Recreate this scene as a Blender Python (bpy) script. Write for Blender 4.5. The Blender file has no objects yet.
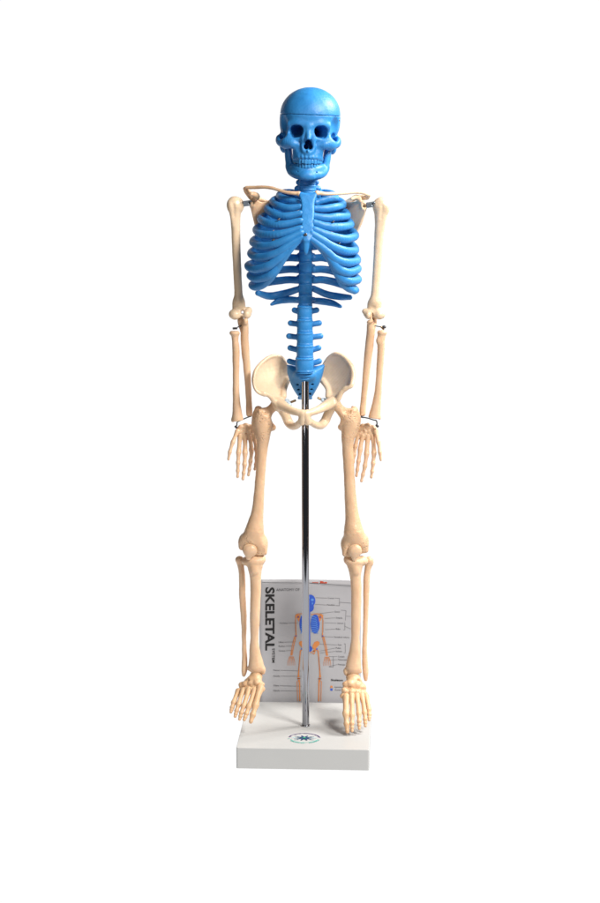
import bpy, bmesh, math, random
import numpy as np
random.seed(4); np.random.seed(4)
scene = bpy.context.scene
col = scene.collection

# ------------------------------------------------------------------ camera, world, lamps
H, DIST, PITCH, F = 0.80, 2.40, math.radians(9.70), 1920.0      # F = focal length in photo pixels (600 wide)
cam = bpy.data.cameras.new('camera'); camo = bpy.data.objects.new('camera', cam); col.objects.link(camo)
camo.location = (0, -DIST, H); camo.rotation_euler = (math.pi/2 - PITCH, 0, 0)
cam.sensor_fit = 'HORIZONTAL'; cam.sensor_width = 36; cam.lens = 36*F/600; cam.clip_end = 50; cam.clip_start = .05
scene.camera = camo

wd = bpy.data.worlds.new("World"); scene.world = wd; wd.use_nodes = True
wd.node_tree.nodes['Background'].inputs[0].default_value = (.9, .95, 1, 1)
wd.node_tree.nodes['Background'].inputs[1].default_value = .05

def area(name, loc, target, size, power, color=(1,1,1), size_y=None):
    l = bpy.data.lights.new(name, 'AREA'); l.energy = power; l.color = color; l.size = size
    if size_y: l.shape = 'RECTANGLE'; l.size_y = size_y
    o = bpy.data.objects.new(name, l); col.objects.link(o); o.location = loc
    d = np.array(target) - np.array(loc)
    from mathutils import Vector
    o.rotation_euler = Vector(d).to_track_quat('-Z', 'Y').to_euler()
    return o
area('key_softbox', (1.12, -1.26, 1.74), (0, 0, .45), .55, 66, (1, .97, .92))
area('side_softbox', (1.22, .36, 1.60), (0, 0, .42), .55, 50, (1, .97, .93))
area('fill_softbox', (-.85, -2.3, 1.2), (0, 0, .40), 1.0, 11, (1, .98, .97))
scene.view_settings.view_transform = 'Standard'; scene.view_settings.look = 'None'
scene.view_settings.exposure = 0; scene.view_settings.gamma = 1
scene.render.engine = 'CYCLES'
scene.cycles.use_denoising = True
scene.cycles.max_bounces = 8

# ------------------------------------------------------------------ photo pixel + depth (mm) -> world point
D0 = 14.0
PX = 0.001262                                                   # metres per photo pixel at the skeleton
def W(x, y, d):
    rx, ry = (x-300)/F, (451.5-y)/F
    dx, dy, dz = rx, math.cos(PITCH)+ry*math.sin(PITCH), -math.sin(PITCH)+ry*math.cos(PITCH)
    t = ((d+D0)/1000 + DIST)/dy
    return np.array([t*dx, -DIST+t*dy, H+t*dz])
def on_z(x, y, z):
    rx, ry = (x-300)/F, (451.5-y)/F
    dx, dy, dz = rx, math.cos(PITCH)+ry*math.sin(PITCH), -math.sin(PITCH)+ry*math.cos(PITCH)
    t = (z-H)/dz
    return np.array([t*dx, -DIST+t*dy, z])

# ------------------------------------------------------------------ materials
def mat(name): 
    m = bpy.data.materials.new(name); m.use_nodes = True
    nt = m.node_tree; return m, nt, nt.nodes['Principled BSDF']
def N(nt, t, **kw):
    n = nt.nodes.new(t)
    for k, v in kw.items():
        if k in n.inputs: n.inputs[k].default_value = v
        else: setattr(n, k, v)
    return n
def plain(name, c, rough=.5, metal=0, spec=.5):
    m, nt, b = mat(name); b.inputs['Base Color'].default_value = (*c, 1)
    b.inputs['Roughness'].default_value = rough; b.inputs['Metallic'].default_value = metal
    b.inputs['Specular IOR Level'].default_value = spec
    return m
def plastic(name, c1, c2, rough, spec, sss, radius, pits=0, bump=.0002, c3=None, ends=0):
    m, nt, b = mat(name); L = nt.links.new
    tc = N(nt, 'ShaderNodeTexCoord')
    n1 = N(nt, 'ShaderNodeTexNoise', Scale=45.0, Detail=4.0, Roughness=.6); L(tc.outputs['Object'], n1.inputs['Vector'])
    mix = N(nt, 'ShaderNodeMix', data_type='RGBA')
    rmp = N(nt, 'ShaderNodeMapRange'); rmp.inputs[1].default_value = .35; rmp.inputs[2].default_value = .65
    L(n1.outputs['Fac'], rmp.inputs[0]); L(rmp.outputs[0], mix.inputs[0])
    mix.inputs[6].default_value = (*c1, 1); mix.inputs[7].default_value = (*c2, 1)
    out = mix.outputs[2]
    if c3:                                                        # faint broad tint of aged plastic
        n4 = N(nt, 'ShaderNodeTexNoise', Scale=9.0, Detail=2.0); L(tc.outputs['Object'], n4.inputs['Vector'])
        r4 = N(nt, 'ShaderNodeMapRange'); r4.inputs[1].default_value = .45; r4.inputs[2].default_value = .75; r4.inputs[4].default_value = .5
        L(n4.outputs['Fac'], r4.inputs[0])
        m2 = N(nt, 'ShaderNodeMix', data_type='RGBA'); L(r4.outputs[0], m2.inputs[0]); L(out, m2.inputs[6]); m2.inputs[7].default_value = (*c3, 1)
        out = m2.outputs[2]
    L(out, b.inputs['Base Color'])
    n2 = N(nt, 'ShaderNodeTexNoise', Scale=420.0, Detail=3.0, Roughness=.6); L(tc.outputs['Object'], n2.inputs['Vector'])
    n3 = N(nt, 'ShaderNodeTexNoise', Scale=110.0, Detail=3.0); L(tc.outputs['Object'], n3.inputs['Vector'])
    ad = N(nt, 'ShaderNodeMath', operation='MULTIPLY_ADD'); L(n3.outputs['Fac'], ad.inputs[0]); ad.inputs[1].default_value = 2.0; L(n2.outputs['Fac'], ad.inputs[2])
    h = ad.outputs[0]
    if pits:
        vo = N(nt, 'ShaderNodeTexVoronoi', Scale=330.0); L(tc.outputs['Object'], vo.inputs['Vector'])
        r = N(nt, 'ShaderNodeMapRange'); r.inputs[1].default_value = .12; r.inputs[2].default_value = .38
        L(vo.outputs['Distance'], r.inputs[0])
        msk = N(nt, 'ShaderNodeTexNoise', Scale=38.0, Detail=1.0); L(tc.outputs['Object'], msk.inputs['Vector'])
        mr = N(nt, 'ShaderNodeMapRange'); mr.inputs[1].default_value = .42; mr.inputs[2].default_value = .55; mr.inputs[4].default_value = pits
        L(msk.outputs['Fac'], mr.inputs[0])
        if ends:
            sp = N(nt, 'ShaderNodeSeparateXYZ'); L(tc.outputs['Object'], sp.inputs[0])
            ab = N(nt, 'ShaderNodeMath', operation='ABSOLUTE'); L(sp.outputs['Z'], ab.inputs[0])
            er = N(nt, 'ShaderNodeMapRange'); er.inputs[1].default_value = ends; er.inputs[2].default_value = ends+.02
            L(ab.outputs[0], er.inputs[0])
            em = N(nt, 'ShaderNodeMath', operation='MULTIPLY'); L(er.outputs[0], em.inputs[0]); L(mr.outputs[0], em.inputs[1]); pm = em.outputs[0]
        else: pm = mr.outputs[0]
        mu = N(nt, 'ShaderNodeMath', operation='MULTIPLY_ADD'); L(r.outputs[0], mu.inputs[0]); L(pm, mu.inputs[1]); L(h, mu.inputs[2])
        h = mu.outputs[0]
    bp = N(nt, 'ShaderNodeBump', Strength=1.0, Distance=bump); L(h, bp.inputs['Height']); L(bp.outputs[0], b.inputs['Normal'])
    rr = N(nt, 'ShaderNodeMapRange'); rr.inputs[3].default_value = rough-.06; rr.inputs[4].default_value = rough+.08
    L(n3.outputs['Fac'], rr.inputs[0]); L(rr.outputs[0], b.inputs['Roughness'])
    b.inputs['Specular IOR Level'].default_value = spec
    b.inputs['Subsurface Weight'].default_value = sss; b.inputs['Subsurface Radius'].default_value = radius
    b.inputs['Subsurface Scale'].default_value = .004
    return m
BONE = plastic('ivory_plastic', (.66,.43,.265), (.70,.475,.305), .40, .45, .2, (1,.4,.18), pits=.0, bump=.00012, c3=(.67,.48,.335))
BONEP = plastic('pitted_ivory_plastic', (.64,.41,.25), (.68,.455,.285), .42, .42, .2, (1,.4,.18), pits=3.4, bump=.00024, ends=.048)
PALE = plastic('pale_ivory_plastic', (.74,.55,.37), (.78,.60,.42), .36, .5, .16, (1,.5,.25), bump=.00012, c3=(.72,.52,.335))
PEACH = plastic('peach_plastic', (.64,.40,.225), (.69,.455,.27), .42, .42, .2, (1,.4,.18), pits=.7, bump=.00016)
BLUE = plastic('blue_plastic', (.022,.20,.515), (.030,.235,.56), .46, .5, .04, (.2,.5,1), bump=.0002)
TOOTH = plastic('tooth_plastic', (.035,.23,.54), (.04,.25,.56), .35, .5, .0, (.2,.5,1), bump=.00005)
CHROME = plain('polished_chrome', (.34,.345,.375), .08, 1)
STEEL = plain('dark_steel', (.10,.10,.11), .32, 1)
BRACKET = plain('grey_steel_bracket', (.34,.39,.45), .38, 1)
BRASS = plain('brown_screw_metal', (.30,.20,.11), .4, 1)
NYLON = plain('pale_blue_nylon', (.55,.66,.76), .45)

# ------------------------------------------------------------------ objects and tags
def thing(name, label, cat, loc):
    o = bpy.data.objects.new(name, None); col.objects.link(o); o.location = loc
    o.empty_display_size = .02; o['label'] = label; o['category'] = cat
    return o
def origin_of(o):
    v = np.array(o.location, float)
    return v + origin_of(o.parent) if o.parent else v
def part(name, V, Fc, m, parent, label=None, smooth=True):
    V = np.asarray(V, float)
    me = bpy.data.meshes.new(name)
    c = V.mean(0); base = origin_of(parent) if parent else np.zeros(3)
    V = V - c
    if isinstance(Fc, np.ndarray):
        n, k = Fc.shape
        me.vertices.add(len(V)); me.vertices.foreach_set('co', V.astype(np.float32).ravel())
        me.loops.add(n*k); me.loops.foreach_set('vertex_index', Fc.astype(np.int32).ravel())
        me.polygons.add(n); me.polygons.foreach_set('loop_start', np.arange(n, dtype=np.int32)*k)
        me.update(calc_edges=True)
    else:
        me.from_pydata([tuple(v) for v in V], [], [tuple(f) for f in Fc])
    me.polygons.foreach_set('use_smooth', [smooth]*len(me.polygons))
    me.materials.append(m); me.validate()
    o = bpy.data.objects.new(name, me); col.objects.link(o)
    o.location = c - base
    if parent: o.parent = parent
    if label: o['label'] = label
    return o

# ------------------------------------------------------------------ signed-distance modelling, meshed by surface nets
def surfnets(f, org, h, rounds=3):
    s = f < 0
    cnt = np.zeros(tuple(n-1 for n in f.shape), np.int8)
    sl = [slice(None, -1), slice(1, None)]
    for a in (0,1):
        for b in (0,1):
            for c in (0,1): cnt += s[sl[a], sl[b], sl[c]]
    mask = (cnt > 0) & (cnt < 8)
    ci = np.argwhere(mask)
    idx = np.full(mask.shape, -1, np.int64); idx[mask] = np.arange(len(ci))
    acc = np.zeros((len(ci), 3)); num = np.zeros(len(ci))
    for ax in range(3):
        o1, o2 = [a for a in range(3) if a != ax]
        for u in (0,1):
            for v in (0,1):
                a = np.zeros(3, int); a[o1] = u; a[o2] = v; b = a.copy(); b[ax] = 1
                A, B = ci+a, ci+b
                fa = f[A[:,0],A[:,1],A[:,2]]; fb = f[B[:,0],B[:,1],B[:,2]]
                cr = (fa < 0) != (fb < 0)
                t = np.where(cr, fa/np.where(fa == fb, 1, fa-fb), 0)
                p = np.repeat(a[None].astype(float), len(ci), 0); p[:,ax] += t
                acc += np.where(cr[:,None], p, 0); num += cr
    V = (ci + acc/num[:,None])*h + org
    Q = []
    for ax in range(3):
        o1, o2 = [(1,2),(2,0),(0,1)][ax]
        lo = [slice(None)]*3; hi = [slice(None)]*3
        lo[ax] = slice(None,-1); hi[ax] = slice(1,None)
        e = s[tuple(lo)] != s[tuple(hi)]
        E = np.argwhere(e)
        E = E[(E[:,o1] > 0) & (E[:,o2] > 0) & (E[:,o1] < f.shape[o1]-1) & (E[:,o2] < f.shape[o2]-1)]
        u = np.zeros(3, int); u[o1] = 1; v = np.zeros(3, int); v[o2] = 1
        g = lambda P: idx[P[:,0],P[:,1],P[:,2]]
        q = np.stack([g(E-u-v), g(E-v), g(E), g(E-u)], 1)
        inside = s[E[:,0],E[:,1],E[:,2]]
        q[~inside] = q[~inside][:, ::-1]
        Q.append(q)
    Q = np.concatenate(Q)
    E = np.concatenate([Q[:, [0,1]], Q[:, [1,2]], Q[:, [2,3]], Q[:, [3,0]]])
    deg = np.bincount(E[:,0], minlength=len(V)).astype(float)          # each edge is met once from either side
    for lam in (.5, -.52)*rounds:                                   # a few rounds of shrink-free smoothing
        A = np.stack([np.bincount(E[:,0], V[E[:,1], i], len(V)) for i in range(3)], 1)/np.maximum(deg, 1)[:,None]
        V = V + lam*(A-V)
    return V, Q

def catmull(P, n):
    P = np.asarray(P, float)
    if len(P) < 3 or n < 2: return P
    E = np.vstack([2*P[0]-P[1], P, 2*P[-1]-P[-2]]); out = []
    for i in range(1, len(E)-2):
        p0, p1, p2, p3 = E[i-1:i+3]
        for k in range(n):
            t = k/n
            out.append(.5*(2*p1 + (p2-p0)*t + (2*p0-5*p1+4*p2-p3)*t*t + (3*p1-p0-3*p2+p3)*t**3))
    out.append(P[-1]); return np.array(out)

def fit(pts, vals):
    pts = np.asarray(pts); c = pts.mean(0); sc = np.ptp(pts, axis=0).max()
    def B(x, z):
        x, z = (x-c[0])/sc, (z-c[1])/sc
        return [np.ones_like(x+z), x+0*z, z+0*x, x*x+0*z, x*z, z*z+0*x]
    A = np.stack(B(pts[:,0], pts[:,1]), 1)
    lam = 1e-3*np.eye(6)
    w = np.linalg.solve(A.T@A+lam, A.T@np.asarray(vals))
    return lambda x, z: sum(wi*b for wi, b in zip(w, B(x, z)))

class Bone:
    def __init__(s, vox=.0008, noise=.00022, seed=0, rounds=3): s.ops = []; s.vox = vox; s.rounds = rounds; s.noise = noise; s.seed = seed
    def _add(s, kind, lo, hi, fn, k, op): s.ops.append((np.array(lo), np.array(hi), fn, k*PX, op)); return s
    def tube(s, pts, k=0., flat=None, n=4, op='u'):
        P = catmull([(*W(x,y,d), r*PX) for x,y,d,r in pts], n)
        P[:,3] = np.maximum(P[:,3], .0003)
        fl = None
        if flat is not None: fl = (np.array(flat[0], float)/np.linalg.norm(flat[0]), flat[1])
        r = P[:,3].max()
        def fn(X, Y, Z, org, h):
            out = np.full((X.size, Y.size, Z.size), .05, np.float32)
            for a, b in zip(P[:-1], P[1:]):
                m = max(a[3], b[3]) + 4*h + .0025 + k*PX
                lo = np.minimum(a[:3], b[:3])-m; hi = np.maximum(a[:3], b[:3])+m
                i0 = [np.searchsorted(A.ravel(), l) for A, l in zip((X,Y,Z), lo)]; i1 = [np.searchsorted(A.ravel(), l) for A, l in zip((X,Y,Z), hi)]
                if any(q <= p for p, q in zip(i0, i1)): continue
                x = X.ravel()[i0[0]:i1[0]].reshape(-1,1,1); y = Y.ravel()[i0[1]:i1[1]].reshape(1,-1,1); z = Z.ravel()[i0[2]:i1[2]].reshape(1,1,-1)
                ab = b[:3]-a[:3]; L2 = max(ab@ab, 1e-14)
                px, py, pz = x-a[0], y-a[1], z-a[2]
                t = np.clip((px*ab[0]+py*ab[1]+pz*ab[2])/L2, 0, 1)
                vx, vy, vz = px-t*ab[0], py-t*ab[1], pz-t*ab[2]
                d2 = vx*vx+vy*vy+vz*vz
                if fl: d2 = d2 + (vx*fl[0][0]+vy*fl[0][1]+vz*fl[0][2])**2*(fl[1]**2-1)
                d = np.sqrt(d2) - (a[3]+t*(b[3]-a[3]))
                o = out[i0[0]:i1[0], i0[1]:i1[1], i0[2]:i1[2]]
                np.minimum(o, d, out=o)
            return out
        return s._add('tube', P[:,:3].min(0)-r, P[:,:3].max(0)+r, fn, k, op)
    def ell(s, c, r, rot=(0,0,0), k=0., op='u'):
        """centre (x,y px, d mm), radii (across, up, depth) px, rot degrees about (view axis, vertical, sideways)"""
        c = W(*c); R = np.array([r[0], r[2], r[1]])*PX
        a, b, e = [math.radians(v) for v in rot]
        Ry = np.array([[math.cos(a),0,math.sin(a)],[0,1,0],[-math.sin(a),0,math.cos(a)]])
        Rz = np.array([[math.cos(b),-math.sin(b),0],[math.sin(b),math.cos(b),0],[0,0,1]])
        Rx = np.array([[1,0,0],[0,math.cos(e),-math.sin(e)],[0,math.sin(e),math.cos(e)]])
        M = (Rz@Rx@Ry)
        def fn(X, Y, Z, org, h):
            x, y, z = X-c[0], Y-c[1], Z-c[2]
            q = [M[0,i]*x+M[1,i]*y+M[2,i]*z for i in range(3)]
            k0 = np.sqrt(sum((q[i]/R[i])**2 for i in range(3))); k1 = np.sqrt(sum((q[i]/R[i]**2)**2 for i in range(3)))
            return (k0*(k0-1)/np.maximum(k1, 1e-6)).astype(np.float32)
        m = R.max() if any(rot) else R
        return s._add('ell', c-m, c+m, fn, k, op)
    def box(s, c, r, yaw=0, tilt=0, roll=0, rnd=.8, k=0., op='u'):
        c = W(*c); R = np.array([r[0], r[2], r[1]])*PX; rd = rnd*PX
        a, b, e = [math.radians(v) for v in (roll, yaw, tilt)]
        Ry = np.array([[math.cos(a),0,math.sin(a)],[0,1,0],[-math.sin(a),0,math.cos(a)]])
        Rz = np.array([[math.cos(b),-math.sin(b),0],[math.sin(b),math.cos(b),0],[0,0,1]])
        Rx = np.array([[1,0,0],[0,math.cos(e),-math.sin(e)],[0,math.sin(e),math.cos(e)]])
        M = Rz@Rx@Ry
        def fn(X, Y, Z, org, h):
            x, y, z = X-c[0], Y-c[1], Z-c[2]
            q = [np.abs(M[0,i]*x+M[1,i]*y+M[2,i]*z)-(R[i]-rd) for i in range(3)]
            out = np.sqrt(sum(np.maximum(v,0)**2 for v in q)) + np.minimum(np.maximum(np.maximum(q[0],q[1]),q[2]),0)-rd
            return out.astype(np.float32)
        m = np.linalg.norm(R)
        return s._add('box', c-m, c+m, fn, k, op)
    def plate(s, poly, ctrl, t, k=0., op='u', n=4):
        """thin curved sheet: outline in photo px, depth (mm) fitted to ctrl points (x,y,d), half thickness t px"""
        f0 = fit([(x,y) for x,y,d in ctrl], [d for x,y,d in ctrl])
        P2 = np.array(poly, float); C = catmull(np.vstack([P2, P2[:1]]), n)[:-1]
        wp = np.array([W(x, y, float(f0(np.array(x), np.array(y)))) for x, y in C])
        g = fit([(W(x,y,d)[0], W(x,y,d)[2]) for x,y,d in ctrl], [W(x,y,d)[1] for x,y,d in ctrl])
        th = t*PX; P = wp[:, [0,2]]
        def fn(X, Y, Z, org, h):
            x = X.reshape(-1,1); z = Z.reshape(1,-1)
            d = np.full((x.size, z.size), 1e9); ins = np.zeros(d.shape, bool)
            for a, b in zip(P, np.roll(P, -1, 0)):
                e = b-a; wx, wz = x-a[0], z-a[1]
                tt = np.clip((wx*e[0]+wz*e[1])/(e@e+1e-15), 0, 1)
                d = np.minimum(d, (wx-tt*e[0])**2+(wz-tt*e[1])**2)
                cnd = ((a[1] > z) != (b[1] > z)) & (x < (b[0]-a[0])*(z-a[1])/((b[1]-a[1]) if b[1] != a[1] else 1e-12)+a[0])
                ins ^= cnd
            d = np.sqrt(d)*np.where(ins, -1, 1)
            Ys = g(x, z); e = 1e-4
            gr = np.sqrt(1+((g(x+e,z)-Ys)/e)**2+((g(x,z+e)-Ys)/e)**2)
            dy = np.abs(Y.reshape(1,-1,1)-Ys[:,None,:])/gr[:,None,:] - th
            r = th*.8
            qa, qb = d[:,None,:]+r, dy+r
            out = np.sqrt(np.maximum(qa,0)**2+np.maximum(qb,0)**2)+np.minimum(np.maximum(qa,qb),0)-r
            return out.astype(np.float32)
        lo, hi = wp.min(0)-th*2-.003, wp.max(0)+th*2+.003
        lo[1] -= .008; hi[1] += .008
        return s._add('plate', lo, hi, fn, k, op)
    def halfspace(s, p, nrm, op='c'):
        """keep what lies on the side nrm points away from"""
        p = W(*p); nrm = np.array(nrm, float); nrm /= np.linalg.norm(nrm)
        def fn(X, Y, Z, org, h): return ((X-p[0])*nrm[0]+(Y-p[1])*nrm[1]+(Z-p[2])*nrm[2]).astype(np.float32)
        return s._add('half', np.full(3,-9.), np.full(3,9.), fn, .3, op)
    def mesh(s):
        h = s.vox
        lo = np.min([o[0] for o in s.ops if o[4] == 'u'], 0)-6*h; hi = np.max([o[1] for o in s.ops if o[4] == 'u'], 0)+6*h
        n = np.ceil((hi-lo)/h).astype(int)+1
        ax = [lo[i]+np.arange(n[i])*h for i in range(3)]
        f = np.full(tuple(n), .05, np.float32)
        for l, u, fn, k, op in s.ops:
            m = k + 4*h + .002
            i0 = [max(0, int((l[i]-m-lo[i])/h)) for i in range(3)]; i1 = [min(n[i], int((u[i]+m-lo[i])/h)+2) for i in range(3)]
            if any(b <= a for a, b in zip(i0, i1)): continue
            X = ax[0][i0[0]:i1[0]].reshape(-1,1,1); Y = ax[1][i0[1]:i1[1]].reshape(1,-1,1); Z = ax[2][i0[2]:i1[2]].reshape(1,1,-1)
            d = fn(X, Y, Z, lo, h); g = f[i0[0]:i1[0], i0[1]:i1[1], i0[2]:i1[2]]
            k = max(k, 1e-5)
            if op == 'u':
                hh = np.maximum(k-np.abs(g-d), 0)/k; g[...] = np.minimum(g, d)-hh*hh*k/4
            else:
                if op == 's': d = -d
                hh = np.maximum(k-np.abs(g-d), 0)/k; g[...] = np.maximum(g, d)+hh*hh*k/4
        if s.noise:
            X, Y, Z = ax[0].reshape(-1,1,1), ax[1].reshape(1,-1,1), ax[2].reshape(1,1,-1); q = s.seed*1.7
            f += (s.noise*(np.sin(X*410+Y*250+q)*np.sin(Z*330+Y*290+q*2)*.6+np.sin(X*790-Z*610+q)*np.sin(Y*820+Z*450-q)*.4)).astype(np.float32)
        f[0] = f[-1] = .05; f[:,0] = f[:,-1] = .05; f[:,:,0] = f[:,:,-1] = .05
        return surfnets(f, lo, h, s.rounds)
    def build(s, name, m, parent, label=None):
        V, Q = s.mesh(); return part(name, V, Q, m, parent, label)

def cyl_mesh(a, b, r, n=24, cap=.25, inner=0):
    """closed rounded rod between world points a and b"""
    a, b = np.array(a, float), np.array(b, float); w = (b-a)/np.linalg.norm(b-a)
    u = np.cross(w, [0,0,1] if abs(w[2]) < .9 else [1,0,0]); u /= np.linalg.norm(u); v = np.cross(w, u)
    L = np.linalg.norm(b-a); c = min(r*cap, L*.3)
    prof = [(0, r-c), (c*.3, r-c*.3), (c, r), (L-c, r), (L-c*.3, r-c*.3), (L, r-c)]
    V = []; Fc = []
    for t, rr in prof:
        for i in range(n):
            an = 2*math.pi*i/n; V.append(a+w*t+rr*(math.cos(an)*u+math.sin(an)*v))
    for j in range(len(prof)-1):
        for i in range(n): Fc.append((j*n+i, j*n+(i+1)%n, (j+1)*n+(i+1)%n, (j+1)*n+i))
    Fc.append(tuple(range(n))[::-1]); Fc.append(tuple((len(prof)-1)*n+i for i in range(n)))
    return V, Fc
def wire(name, pts, r, m, parent):
    P = catmull([W(*p) for p in pts], 5); V = []; Fc = []; n = 10
    for i, p in enumerate(P):
        w = P[min(i+1, len(P)-1)]-P[max(i-1, 0)]; w /= np.linalg.norm(w)
        u = np.cross(w, [0,1,0.2]); u /= np.linalg.norm(u); v = np.cross(w, u)
        for k in range(n): V.append(p+r*PX*(math.cos(2*math.pi*k/n)*u+math.sin(2*math.pi*k/n)*v))
    for j in range(len(P)-1):
        for k in range(n): Fc.append((j*n+k, j*n+(k+1)%n, (j+1)*n+(k+1)%n, (j+1)*n+k))
    Fc.append(tuple(range(n))); Fc.append(tuple((len(P)-1)*n+k for k in range(n)))
    return part(name, V, Fc, m, parent)
def rod(name, a, b, r, m, parent, label=None, cap=.25):
    V, Fc = cyl_mesh(W(*a), W(*b), r*PX, 20, cap); return part(name, V, Fc, m, parent, label)
def screw(name, p, parent, r=1.1, m=None):
    """pan head screw pointing at the viewer, slotted"""
    b = Bone(.00028, 0); x, y, d = p
    b.tube([(x, y, d+4, r*.55), (x, y, d, r*.55)], n=1)
    b.ell((x, y, d), (r, r, r*.55), k=.2)
    b.box((x, y, d-r*.6), (r*1.1, r*.18, r*.35), rnd=.05, roll=35, op='s')
    return b.build(name, m or STEEL, parent)

# ================================================================== SETTING: white sweep, glow added to keep the ground pure white
def build_sweep():
    prof = [(-.70, 0)] + [(.9, 0)] + [(.9+.5*math.sin(a), .5-.5*math.cos(a)) for a in np.linspace(.1, math.pi/2, 14)] + [(1.4, 1.3)]
    V = []; Fc = []
    for x in (-.98, .98):
        for y, z in prof: V.append((x, y, z))
    n = len(prof)
    for i in range(n-1): Fc.append((i, n+i, n+i+1, i+1))
    m, nt, b = mat('white_sweep_added_glow')
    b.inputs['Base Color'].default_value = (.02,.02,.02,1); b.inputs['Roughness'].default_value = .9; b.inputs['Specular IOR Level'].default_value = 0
    b.inputs['Emission Color'].default_value = (1,1,1,1); b.inputs['Emission Strength'].default_value = 1.0  # added glow, hides any shadow on the sweep; no lamp behind it
    o = part('studio_floor', V, Fc, m, None); o['kind'] = 'structure'
build_sweep()

# ================================================================== STAND: base board, chrome pole, printed emblem
BZ = .027
def build_stand():
    fl, fr = on_z(236.3, 768.8, 0), on_z(369.2, 771, 0)
    wv = fr-fl; wid = np.linalg.norm(wv); ux = wv/wid; uy = np.array([-ux[1], ux[0], 0]); dep = .196
    c = fl + wv/2 + uy*dep/2
    t = thing('display_stand', 'square white base board with an upright chrome pole and a small round printed emblem', 'stand', tuple(c))
    bm = bmesh.new(); bmesh.ops.create_cube(bm, size=1)
    for v in bm.verts:
        p = c + ux*v.co.x*wid + uy*v.co.y*dep; v.co = (p[0], p[1], BZ*(v.co.z+.5)+.0004)
    ev = [e for e in bm.edges if abs(e.verts[0].co.z-e.verts[1].co.z) > .01]
    bmesh.ops.bevel(bm, geom=ev, offset=.0022, segments=4, affect='EDGES', profile=.5)
    eh = [e for e in bm.edges if abs(e.verts[0].co.z-e.verts[1].co.z) < 1e-5 and e.verts[0].co.z > .02 and len(e.link_faces) == 2 and any(abs(f.normal.z) < .5 for f in e.link_faces)]
    bmesh.ops.bevel(bm, geom=eh, offset=.0009, segments=3, affect='EDGES', profile=.5)
    bm.verts.ensure_lookup_table()
    m, nt, b = mat('white_laminate'); L = nt.links.new
    tc = N(nt, 'ShaderNodeTexCoord'); n1 = N(nt, 'ShaderNodeTexNoise', Scale=14.0, Detail=5.0); L(tc.outputs['Object'], n1.inputs['Vector'])
    mx = N(nt, 'ShaderNodeMix', data_type='RGBA'); mx.inputs[6].default_value = (.44,.44,.435,1); mx.inputs[7].default_value = (.475,.475,.468,1); L(n1.outputs['Fac'], mx.inputs[0])
    L(mx.outputs[2], b.inputs['Base Color']); b.inputs['Roughness'].default_value = .42
    n2 = N(nt, 'ShaderNodeTexNoise', Scale=900.0, Detail=2.0); L(tc.outputs['Object'], n2.inputs['Vector'])
    bp = N(nt, 'ShaderNodeBump', Strength=.5, Distance=.00008); L(n2.outputs['Fac'], bp.inputs['Height']); L(bp.outputs[0], b.inputs['Normal'])
    me_V = [tuple(v.co) for v in bm.verts]; me_F = [[v.index for v in f.verts] for f in bm.faces]; bm.free()
    part('base_board', me_V, me_F, m, t, smooth=False)
    bot = on_z(305.7, 726.3, BZ)
    top = np.array([W(305.2, 384.5, bot[1]*1000-D0)[0], bot[1], W(305.2, 384.5, bot[1]*1000-D0)[2]])
    V, Fc = cyl_mesh(bot+[0,0,.0004], top+[0,0,.012], .0046, 48, .15); part('pole', V, Fc, CHROME, t)
    V, Fc = cyl_mesh(bot+[0,0,.0003], bot+[0,0,.0024], .0056, 48, .4); part('pole_collar', V, Fc, CHROME, t)
    # emblem: flat print just above the laminate
    e = on_z(304.3, 738.3, BZ+.0007); R = .0200
    def pr(name, polys, colr):
        V = []; Fc = []
        for poly in polys:
            k = len(V)
            for a, b2 in poly: V.append(e + ux*a*R + uy*b2*R)
            Fc.append(tuple(range(k, len(V))))
        return V, Fc
    def arc_marks(a0, a1, n, seedv):
        rr = random.Random(seedv); out = []
        for i in range(n):
            if rr.random() < .12: continue
            a = math.radians(a0+(a1-a0)*i/n); w = math.radians(abs(a1-a0)/n)*.36
            kind = rr.random(); r0, r1 = .90, 1.04
            def q(aa, ra): return (math.cos(aa)*ra, math.sin(aa)*ra)
            out.append([q(a-w, r0), q(a-w*.35, r0), q(a-w*.35, r1), q(a-w, r1)][::-1] if kind < 2 else None)
            if kind < .6: out.append([q(a+w*.35, r0), q(a+w, r0), q(a+w, r1), q(a+w*.35, r1)][::-1])
            rm = .93+.09*kind; out.append([q(a-w, rm-.02), q(a+w, rm-.02), q(a+w, rm+.02), q(a-w, rm+.02)][::-1])
        return out
    def ring(r0, r1, a0, a1):
        out = []; n = 30
        for i in range(n):
            a, b2 = [math.radians(a0+(a1-a0)*(i+k)/n) for k in (0, 1)]
            out.append([(math.cos(a)*r0, math.sin(a)*r0), (math.cos(a)*r1, math.sin(a)*r1), (math.cos(b2)*r1, math.sin(b2)*r1), (math.cos(b2)*r0, math.sin(b2)*r0)][::-1])
        return out
    purple, teal, navy, green, grey, aqua = [plain(n, c, .5) for n, c in (('purple_ink', (.13,.07,.26)), ('teal_ink', (.08,.50,.42)), ('navy_ink', (.015,.055,.14)), ('green_ink', (.02,.28,.14)), ('grey_ink', (.22,.30,.36)), ('aqua_ink', (.25,.60,.66)))]
    def star(cx, cy, n, r1, w, a0=0, sy=1):
        out = []
        for i in range(n):
            a = a0+2*math.pi*i/n; ca, sa = math.cos(a), math.sin(a)
            out.append([(cx+(ca*p-sa*q), cy+sy*(sa*p+ca*q)) for p, q in ((0.02,-w*.5),(r1*.55,-w),(r1,-w*.5),(r1,w*.5),(r1*.55,w),(.02,w*.5))])
        return out
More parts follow.
